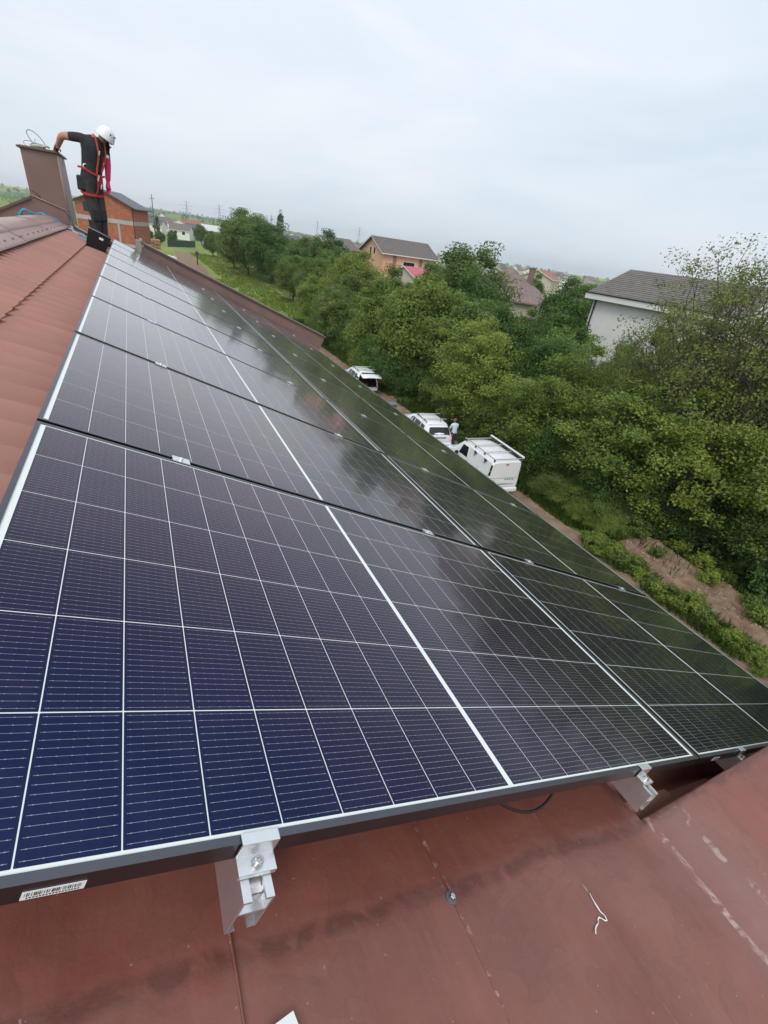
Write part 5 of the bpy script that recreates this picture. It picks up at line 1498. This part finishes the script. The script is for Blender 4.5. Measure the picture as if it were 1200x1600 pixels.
# ------------------------------------------------------------------ houses around
def house_at(name, label, loc, ang, L_, W_, ze, zr, wallm, roofm, over=.45, hip=0.0, win=(), z0=-.3, band=None, trim=None, chim=None, group=None, thick=.16, courses=0):
    h = empty(name, (loc[0], loc[1], gh(*loc[:2]) if len(loc) < 3 else loc[2]), math.radians(ang))
    tag(h, label, 'house', group)
    mb = MB()
    if hip: mb.box((L_ / 2, W_ / 2, (ze + z0) / 2), (L_, W_, ze - z0))
    else: mb.prism([(0, z0), (W_, z0), (W_, ze), (W_ / 2, zr - .12), (0, ze)], 0, 0, L_)
    wl_ = mb.build('wall', wallm, h)
    sl = (zr - ze) / (W_ / 2); o = over
    zo = ze - sl * o
    mb = MB()
    if hip:
        B_ = [(-o, -o, zo), (L_ + o, -o, zo), (L_ + o, W_ + o, zo), (-o, W_ + o, zo)]
        T_ = [(hip, W_ / 2, zr), (L_ - hip, W_ / 2, zr)]
        mb.add(B_ + T_, [(0, 1, 5, 4), (2, 3, 4, 5), (3, 0, 4), (1, 2, 5), (3, 2, 1, 0)])
        mb.add([(p[0], p[1], p[2] - thick) for p in B_] + B_, [(3, 2, 1, 0), (0, 1, 5, 4), (1, 2, 6, 5), (2, 3, 7, 6), (3, 0, 4, 7)], 1)
    else:
        for s in (0, 1):
            y0, y1 = (-o, W_ / 2) if s == 0 else (W_ + o, W_ / 2)
            a = [(-o, y0, zo), (L_ + o, y0, zo), (L_ + o, y1, zr), (-o, y1, zr)]
            b = [(p[0], p[1], p[2] - thick) for p in a]
            if courses:
                for k in range(courses):
                    ta, tb = k / courses, (k + 1) / courses
                    q = [(x, y0 + (y1 - y0) * t, zo + (zr - zo) * t + e) for t, e, xs in ((ta, .055, 0), (tb, .004, 1)) for x in ((-o, L_ + o) if not xs else (L_ + o, -o))]
                    q2 = [(q[0][0], q[0][1], q[0][2] - .053), (q[1][0], q[1][1], q[1][2] - .053)]
                    mb.add(q + q2, [(0, 1, 2, 3), (4, 5, 1, 0)], 0)
            mb.add(a + b, [(0, 1, 2, 3), (7, 6, 5, 4), (2, 6, 7, 3)], 0)
            mb.add(a + b, [(1, 5, 6, 2), (3, 7, 4, 0), (0, 4, 5, 1)], 1)
    rf = mb.build('roof', [roofm, trim or roofm], h)
    if chim:
        mb = MB(); mb.box(chim[0], chim[1]); mb.box((chim[0][0], chim[0][1], chim[0][2] + chim[1][2] / 2), (chim[1][0] + .15, chim[1][1] + .15, .1)); mb.build('chimney', mat('house_chimney', (.20, .12, .10), .8), rf)
    if band:
        mb = MB()
        for z, t in band: mb.box((L_ / 2, W_ / 2, z), (L_ + .06, W_ + .06, t))
        mb.build('concrete_band', mat('raw_concrete', (.40, .385, .36), .9, var=.12, vscale=1.2), wl_)
    for (f, s, z, w, hh) in win:
        mb, fr_ = MB(), MB()
        if f == 'y0': c, d, fd = (s, -.01, z), (w, .06, hh), (w + .16, .05, hh + .16)
        elif f == 'x0': c, d, fd = (-.01, s, z), (.06, w, hh), (.05, w + .16, hh + .16)
        elif f == 'x1': c, d, fd = (L_ + .01, s, z), (.06, w, hh), (.05, w + .16, hh + .16)
        fr_.box(c, fd); wn_ = fr_.build('window', LABEL_WHITE if wallm is not BRICK else GREY_PLASTIC, h)
        mb.box((c[0] + (-.012 if f == 'x0' else .012 if f == 'x1' else 0), c[1] + (-.012 if f == 'y0' else 0), c[2]), d); mb.build('pane', CAR_GLASS, wn_)
    return h
def brick_mat():
    m, nt, N, L, P = new_mat('hollow_clay_brick')
    P.inputs['Roughness'].default_value = .9
    tc = N.new('ShaderNodeTexCoord')
    sp = N.new('ShaderNodeSeparateXYZ'); L.new(tc.outputs['Object'], sp.inputs[0])
    ad = N.new('ShaderNodeMath'); ad.operation = 'ADD'; L.new(sp.outputs[0], ad.inputs[0]); L.new(sp.outputs[1], ad.inputs[1])
    cb = N.new('ShaderNodeCombineXYZ'); L.new(ad.outputs[0], cb.inputs[0]); L.new(sp.outputs[2], cb.inputs[1])
    bk = N.new('ShaderNodeTexBrick'); bk.inputs['Scale'].default_value = 1.0
    bk.inputs['Brick Width'].default_value = .5; bk.inputs['Row Height'].default_value = .24; bk.inputs['Mortar Size'].default_value = .012
    bk.inputs['Color1'].default_value = (.40, .105, .050, 1); bk.inputs['Color2'].default_value = (.31, .080, .040, 1); bk.inputs['Mortar'].default_value = (.42, .26, .18, 1)
    L.new(cb.outputs[0], bk.inputs['Vector'])
    no = N.new('ShaderNodeTexNoise'); no.inputs['Scale'].default_value = 1.1; no.inputs['Detail'].default_value = 6; L.new(tc.outputs['Object'], no.inputs['Vector'])
    mx = N.new('ShaderNodeMix'); mx.data_type = 'RGBA'
    r = N.new('ShaderNodeValToRGB'); r.color_ramp.elements[0].position = .5; r.color_ramp.elements[1].position = .8; L.new(no.outputs['Fac'], r.inputs['Fac'])
    mu = N.new('ShaderNodeMath'); mu.operation = 'MULTIPLY'; mu.inputs[1].default_value = .5; L.new(r.outputs['Color'], mu.inputs[0])
    L.new(mu.outputs[0], mx.inputs[0]); L.new(bk.outputs['Color'], mx.inputs[6]); mx.inputs[7].default_value = (.42, .30, .23, 1)
    L.new(mx.outputs[2], P.inputs['Base Color'])
    return m
BRICK = brick_mat()
def tile_roof(name, c1, c2, course=.35, rough=.7):
    m, nt, N, L, P = new_mat(name)
    P.inputs['Roughness'].default_value = rough
    tc = N.new('ShaderNodeTexCoord')
    wv = N.new('ShaderNodeTexWave'); wv.bands_direction = 'Y'; wv.inputs['Scale'].default_value = .314 / course; wv.wave_profile = 'SAW'
    wv.inputs['Distortion'].default_value = .25; wv.inputs['Detail'].default_value = 1
    L.new(tc.outputs['Object'], wv.inputs['Vector'])
    no = N.new('ShaderNodeTexNoise'); no.inputs['Scale'].default_value = 2.0; no.inputs['Detail'].default_value = 7; L.new(tc.outputs['Object'], no.inputs['Vector'])
    r = N.new('ShaderNodeValToRGB'); r.color_ramp.elements[0].color = (*c1, 1); r.color_ramp.elements[1].color = (*c2, 1); r.color_ramp.elements[0].position = .3; r.color_ramp.elements[1].position = .7
    L.new(no.outputs['Fac'], r.inputs['Fac']); L.new(r.outputs['Color'], P.inputs['Base Color'])
    b = N.new('ShaderNodeBump'); b.inputs['Strength'].default_value = 1.0; b.inputs['Distance'].default_value = .06
    L.new(wv.outputs['Fac'], b.inputs['Height']); L.new(b.outputs[0], P.inputs['Normal'])
    return m
ROOF_GREY = tile_roof('roof_dark_grey', (.075, .075, .085), (.11, .11, .12), .35, .5)
ROOF_BRGR = tile_roof('roof_grey_brown', (.125, .108, .098), (.185, .162, .148), .34)
ROOF_MAUVE = tile_roof('roof_mauve', (.17, .115, .105), (.24, .17, .158), .36)
ROOF_RED = tile_roof('roof_red', (.30, .09, .06), (.38, .15, .10), .36)
ROOF_PINK = tile_roof('roof_pink_sheet', (.42, .10, .12), (.50, .15, .17), .5)
PEACH = mat('peach_render', (.70, .42, .26), .85, var=.05, vscale=.8)
WHITE_R = mat('white_render', (.78, .76, .72), .85, var=.05, vscale=.8)
BEIGE_R = mat('beige_render', (.52, .46, .38), .85, var=.07, vscale=.8)
GREY_R = mat('grey_render', (.40, .39, .38), .85, var=.1, vscale=.8)
FASCIA = mat('white_fascia', (.74, .72, .68), .7)
WOODF = mat('wood_fascia', (.33, .17, .08), .7)

bh = house_at('brick_house', 'unfinished red brick house with dark grey roof behind the worker', (1.03, 104.7), 75, 10, 9.0, 9.62, 11.55, BRICK, ROOF_GREY, .55, 0, [('x0', 7.1, 8.75, 1.3, 1.35), ('x0', 6.6, 6.15, 1.3, 1.3)], band=[(7.12, .62), (3.6, .5)], trim=GREY_PLASTIC)
mb = MB(); mb.tube([(-.08, .12, 9.5), (-.08, .12, 0)], .06, 6); mb.build('downpipe', BLACK, bh)
mb = MB()
for y in (2.6, 6.9): mb.box((-.012, y, 5.3), (.05, .35, 3.2))
mb.build('concrete_pillar', mat('raw_concrete_b', (.38, .365, .34), .9), bh)
oh = house_at('peach_house', 'peach coloured house with dark brown gable roof above the trees', (40.6, 86.2), 3.0, 11.2, 9.0, 8.55, 10.75, PEACH, ROOF_BRGR, .6, 0, [('y0', 5.5, 6.5, 2.4, 1.5), ('y0', 9.6, 6.6, 1.1, 1.3), ('x0', 3.6, 8.4, .6, 1.0), ('x0', 5.2, 8.4, .6, 1.0)], trim=FASCIA, courses=16)
mb = MB()
for x in (2.4, 8.0): mb.box((x, -.03, 4.2), (.7, .10, 8.4))
mb.build('pilaster', mat('grey_stone_cladding', (.24, .19, .16), .9, var=.2, vscale=3), oh)
mb = MB(); mb.box((5.2, -.85, 5.55), (5.2, 1.6, .18)); mb.build('balcony_slab', FASCIA, oh)
mb = MB()
mb.box((5.2, -1.6, 6.62), (5.2, .06, .07))
for i in range(22): mb.box((2.7 + i * .238, -1.6, 6.1), (.05, .05, 1.0))
mb.build('balcony_railing', GREY_PLASTIC, oh)
house_at('white_house', 'white house with grey-brown tiled roof partly veiled by the olive trees', (33.6, 30.0), -79.6, 10.5, 10.0, 8.45, 10.35, WHITE_R, ROOF_BRGR, .55, 0, [('y0', 6.4, 6.2, 1.3, 1.4), ('y0', 8.9, 6.2, 1.3, 1.4)], trim=FASCIA, thick=.38, courses=16)
wh_ = [o for o in COL.objects if o.name == 'white_house'][0]
mb = MB(); mb.tube([(.35, -.35, 8.2), (.25, -.10, 7.8), (.25, -.10, 0)], .06, 6); mb.build('downpipe', BLACK, wh_)
mb = MB(); mb.tube([(-.55, -.60, 8.31), (11.0, -.60, 8.31)], .04, 8); mb.build('gutter', BLACK, wh_)
mb = MB(); mb.box((8.0, -.5, 3.2), (4, .9, .25)); mb.build('porch_roof', mat('terracotta', (.48, .12, .06), .8), wh_)
mv = house_at('mauve_roof_house', 'house with mauve hipped roof and chimney in the middle distance', (46.5, 51.5), 38, 11, 10, 5.7, 8.95, BEIGE_R, ROOF_MAUVE, .6, 4.2, [('y0', 3, 4.2, 1.3, 1.3), ('y0', 7, 4.2, 1.3, 1.3)], chim=((8.0, 2.6, 8.2), (.6, .8, 2.2)))
small = [('far_house', 'white far house with grey roof left of the white house', (108, 104), 40, 9, 8, 7.0, 8.6, WHITE_R, ROOF_GREY), ('far_house', 'far house with pale red roof above the mauve roofed house', (95, 101), 35, 10, 8, 7.4, 9.1, BEIGE_R, ROOF_RED),
         ('far_house', 'peach far house with grey roof behind the left end of the peach house', (49, 139), 25, 12, 9, 6.6, 9.6, PEACH, ROOF_BRGR), ('far_house', 'low grey roofed house just left of the peach house', (48, 108), 20, 8, 8, 5.4, 8.0, GREY_R, ROOF_GREY),
         ('shed', 'low shed with pink metal roof beside the peach house', (42.8, 77.5), 20, 7.5, 5, 5.6, 6.9, BEIGE_R, ROOF_PINK)]
for nm, lb, loc, a, L_, W_, ze, zr, wm, rm in small:
    house_at(nm, lb, loc, a, L_, W_, ze, zr, wm, rm, .4, 0, [('y0', L_ * .3, ze - 1.3, 1.2, 1.2), ('y0', L_ * .7, ze - 1.3, 1.2, 1.2)], trim=FASCIA)
# terraced white villa with stepped roofs and balconies
tv = empty('terraced_villa', (45.5, 171, 0), math.radians(18)); tag(tv, 'white villa with stepped terraces and grey gable rising above the trees', 'house')
mb = MB(); mb.box((5, 5, 2.4), (13, 10, 4.9)); mb.prism([(0, 4.8), (8, 4.8), (8, 6.6), (4, 8.2), (0, 6.6)], 0, .5, 6.5); mb.box((8.6, 4.5, 5.8), (4, 6, 2.1)); mb.build('wall', WHITE_R, tv)
mb = MB()
for s in (0, 1):
    y0, y1 = (-.7, 4) if s == 0 else (8.7, 4)
    a = [(0, y0, 6.35), (7, y0, 6.35), (7, y1, 8.4), (0, y1, 8.4)]; mb.add(a + [(p[0], p[1], p[2] - .2) for p in a], [(0, 1, 2, 3), (7, 6, 5, 4), (0, 4, 5, 1), (1, 5, 6, 2), (3, 7, 4, 0)])
mb.box((8.8, 4.5, 6.95), (4.8, 6.8, .22)); mb.build('roof', ROOF_GREY, tv)
mb = MB(); mb.box((6, -.8, 4.6), (14, 2.2, .25)); mb.box((6, -1.8, 5.1), (14, .12, .9)); mb.build('balcony', FASCIA, tv)
for x in (1.5, 4.5, 7.5, 10.5):
    mb = MB(); mb.box((x, -.02, 3.3), (1.5, .1, 1.7)); w_ = mb.build('window', GREY_PLASTIC, tv); mb = MB(); mb.box((x, -.06, 3.3), (1.3, .06, 1.5)); mb.build('pane', CAR_GLASS, w_)
mb = MB(); mb.box((3.2, -.02 + .45, 6.3), (2.2, .1, 1.3)); mb.build('window', CAR_GLASS, tv)
# village left of the meadow
vr = random.Random(21)
vl = [(12, 300, WHITE_R, ROOF_RED, 'white'), (19, 296, WHITE_R, ROOF_GREY, 'white'), (27, 318, GREY_R, ROOF_GREY, 'grey'), (24, 268, BEIGE_R, ROOF_RED, 'beige'), (33, 258, GREY_R, ROOF_BRGR, 'grey'), (16, 262, WHITE_R, ROOF_BRGR, 'white'), (9, 330, BEIGE_R, ROOF_BRGR, 'beige'), (38, 300, WHITE_R, ROOF_MAUVE, 'white'), (44, 276, BEIGE_R, ROOF_MAUVE, 'beige'), (3, 280, WHITE_R, ROOF_GREY, 'white'), (30, 350, WHITE_R, ROOF_RED, 'white'), (50, 340, WHITE_R, ROOF_RED, 'white'), (62, 320, BEIGE_R, ROOF_GREY, 'beige'), (75, 380, WHITE_R, ROOF_RED, 'white')]
for i, (x, y, wm, rm, c) in enumerate(vl):
    L_, W_ = vr.uniform(8, 12), vr.uniform(7, 9); ze = vr.uniform(3.0, 5.0)
    rn = {ROOF_RED.name: 'red', ROOF_GREY.name: 'dark grey', ROOF_BRGR.name: 'grey-brown', ROOF_MAUVE.name: 'mauve'}[rm.name]
    house_at('village_house', 'far village house with ' + c + ' walls and ' + rn + ' roof beyond the green fence', (x, y), vr.uniform(-30, 60), L_, W_, ze, ze + vr.uniform(1.4, 2.4), wm, rm, .4, 0, [('y0', L_ * .3, ze - 1.2, 1.2, 1.2), ('y0', L_ * .7, ze - 1.2, 1.2, 1.2)], trim=FASCIA, group='far village houses')
for i in range(60):
    az = vr.uniform(-.02, 1.2); d = vr.uniform(260, 700); x, y = d * math.sin(az), d * math.cos(az)
    house_at('village_house', 'tiny far house among the trees near the skyline', (x, y), vr.uniform(0, 90), vr.uniform(9, 13), 9, vr.uniform(4, 6.2), vr.uniform(7, 9.0), vr.choice([WHITE_R, BEIGE_R, GREY_R]), vr.choice([ROOF_RED, ROOF_BRGR, ROOF_GREY, ROOF_MAUVE]), .4, 0, (), group='houses on the skyline')
hall = house_at('hall', 'long pale roofed hall with open gable in the far village', (30, 246), 12, 16, 12, 5.6, 7.6, GREY_R, mat('pale_sheet_roof', (.55, .54, .50), .6), .5, 0, [('x0', 5, 5.6, 2, 1.2)])
# green fence sheet, lumber stack, posts, sheets by the track
fn = empty('fence', (10.8, 188.8, 0), math.atan2(14.9, 9.9)); tag(fn, 'dark green screen fence across the far end of the meadow', 'fence')
mb = MB(); mb.box((9, 0, 1.0), (18, .05, 2.0)); mb.build('screen', mat('green_screen', (.025, .065, .055), .8, var=.2, vscale=1), fn)
for i in range(8): mb = MB(); mb.box((i * 2.57, .06, 1.05), (.08, .08, 2.2)); mb.build('post', GREY_PLASTIC, fn)
lb = empty('lumber_stack', (4.2, 168, 0), .1); tag(lb, 'stack of orange-brown lumber and pallets beside the far track', 'lumber')
LUM = mat('lumber', (.42, .22, .11), .85, var=.2, vscale=3)
rr = random.Random(3)
for i in range(7):
    for j in range(4):
        mb = MB(); mb.box((j * .95 + rr.uniform(-.1, .1), rr.uniform(-.2, .2), .2 + i * .36), (.85, 3.4, .30)); mb.build('beam', LUM, lb)
mb = MB(); mb.tube([(0, 0, -.2), (0, 0, 2.6)], .16, 8); mb.box((0, 0, 2.5), (.9, .2, .8), taper=(.6, 1))
o = mb.build('post', mat('rusty_post', (.11, .06, .045), .9)); o.location = (13.2, 126.4, 0); tag(o, 'dark brown post standing alone on the dirt track', 'post')
for i, (x, y, a) in enumerate(((6.9, 141, .1), (7.6, 134, .25))):
    mb = MB(); mb.box((0, 0, .35 + .1 * i), (3.2, 2.2, .5 + .2 * i), taper=(.96, .9)); o = mb.build('sheet_stack', mat('white_tarp', (.70, .72, .74), .5, var=.08, vscale=1.5), bevel=.05); o.location = (x, y, 0); o.rotation_euler = (0, 0, a)
    tag(o, ['white wrapped stack beside the track, the far one of two', 'white wrapped stack beside the track, the near one of two'][i], 'stack', 'white stacks beside the track')
# power pylons and poles
def pylon(x, y, h, label):
    o = empty('pylon', (x, y, gh(x, y))); tag(o, label, 'pylon', 'power pylons on the skyline')
    mb = MB()
    w = h * .10
    for sx, sy in ((-1, -1), (1, -1), (1, 1), (-1, 1)):
        mb.tube([(sx * w, sy * w, 0), (sx * w * .3, sy * w * .3, h * .6), (0, 0, h)], .07, 4)
    for k in range(7):
        z0, z1 = h * k / 8, h * (k + 1) / 8
        f0, f1 = w * max(.12, 1 - z0 / h * 1.15), w * max(.12, 1 - z1 / h * 1.15)
        for s in (-1, 1):
            mb.tube([(-f0, s * f0, z0), (f1, s * f1, z1)], .035, 3); mb.tube([(f0, s * f0, z0), (-f1, s * f1, z1)], .035, 3)
    mb.build('lattice', GREY_PLASTIC, o)
    for z, l in ((.66, .22), (.78, .28), (.90, .18)):
        mb = MB(); mb.box((0, 0, h * z), (h * l * 2, .14, .14)); mb.build('cross_arm', GREY_PLASTIC, o)
for i, (x, y, h) in enumerate(((56, 620, 24), (92, 640, 26), (150, 640, 24), (172, 700, 24), (232, 720, 27), (286, 700, 27), (-160, 900, 28), (-190, 940, 28), (420, 640, 22))):
    pylon(x, y, h, 'grey lattice power pylon on the skyline')
up = empty('utility_pole', (8.3, 215, 0)); tag(up, 'tall dark pole right of the brick house', 'pole')
mb = MB(); mb.tube([(0, 0, 0), (0, 0, 14.5)], [.28, .12], 8); mb.build('pole', GREY_PLASTIC, up, True)
mb = MB(); mb.box((0, 0, 13.2), (1.8, .12, .12)); mb.build('cross_arm', GREY_PLASTIC, up)
plant('poplar', 8.9, 205, 8.5, DARK, 'narrow dark tree at the foot of the tall pole', None)
plant('poplar', 53, 210, 15.5, DARK, 'slim dark poplar rising above the skyline over the white villa', None)
for (x, y, h) in ((5, 190, 4.5), (9, 196, 4.0), (14, 215, 4.2), (26, 232, 7.0), (40, 235, 6.5)):
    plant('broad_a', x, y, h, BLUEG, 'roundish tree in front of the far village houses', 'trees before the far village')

# ------------------------------------------------------------------ summer haze
mb = MB(); mb.box((0, 1500, 29), (7200, 4400, 62))
hz = mb.build('haze', mat('haze_dummy', (1, 1, 1)))
m = bpy.data.materials.new('haze_air'); m.use_nodes = True
m.node_tree.nodes.clear()
ho = m.node_tree.nodes.new('ShaderNodeOutputMaterial'); hv = m.node_tree.nodes.new('ShaderNodeVolumePrincipled')
hv.inputs['Color'].default_value = (.96, .98, 1.0, 1); hv.inputs['Density'].default_value = 0.00020; hv.inputs['Anisotropy'].default_value = 0.2
m.node_tree.links.new(hv.outputs[0], ho.inputs['Volume'])
hz.data.materials.clear(); hz.data.materials.append(m)
tag(hz, 'thin pale haze over the far fields', 'haze', kind='stuff')
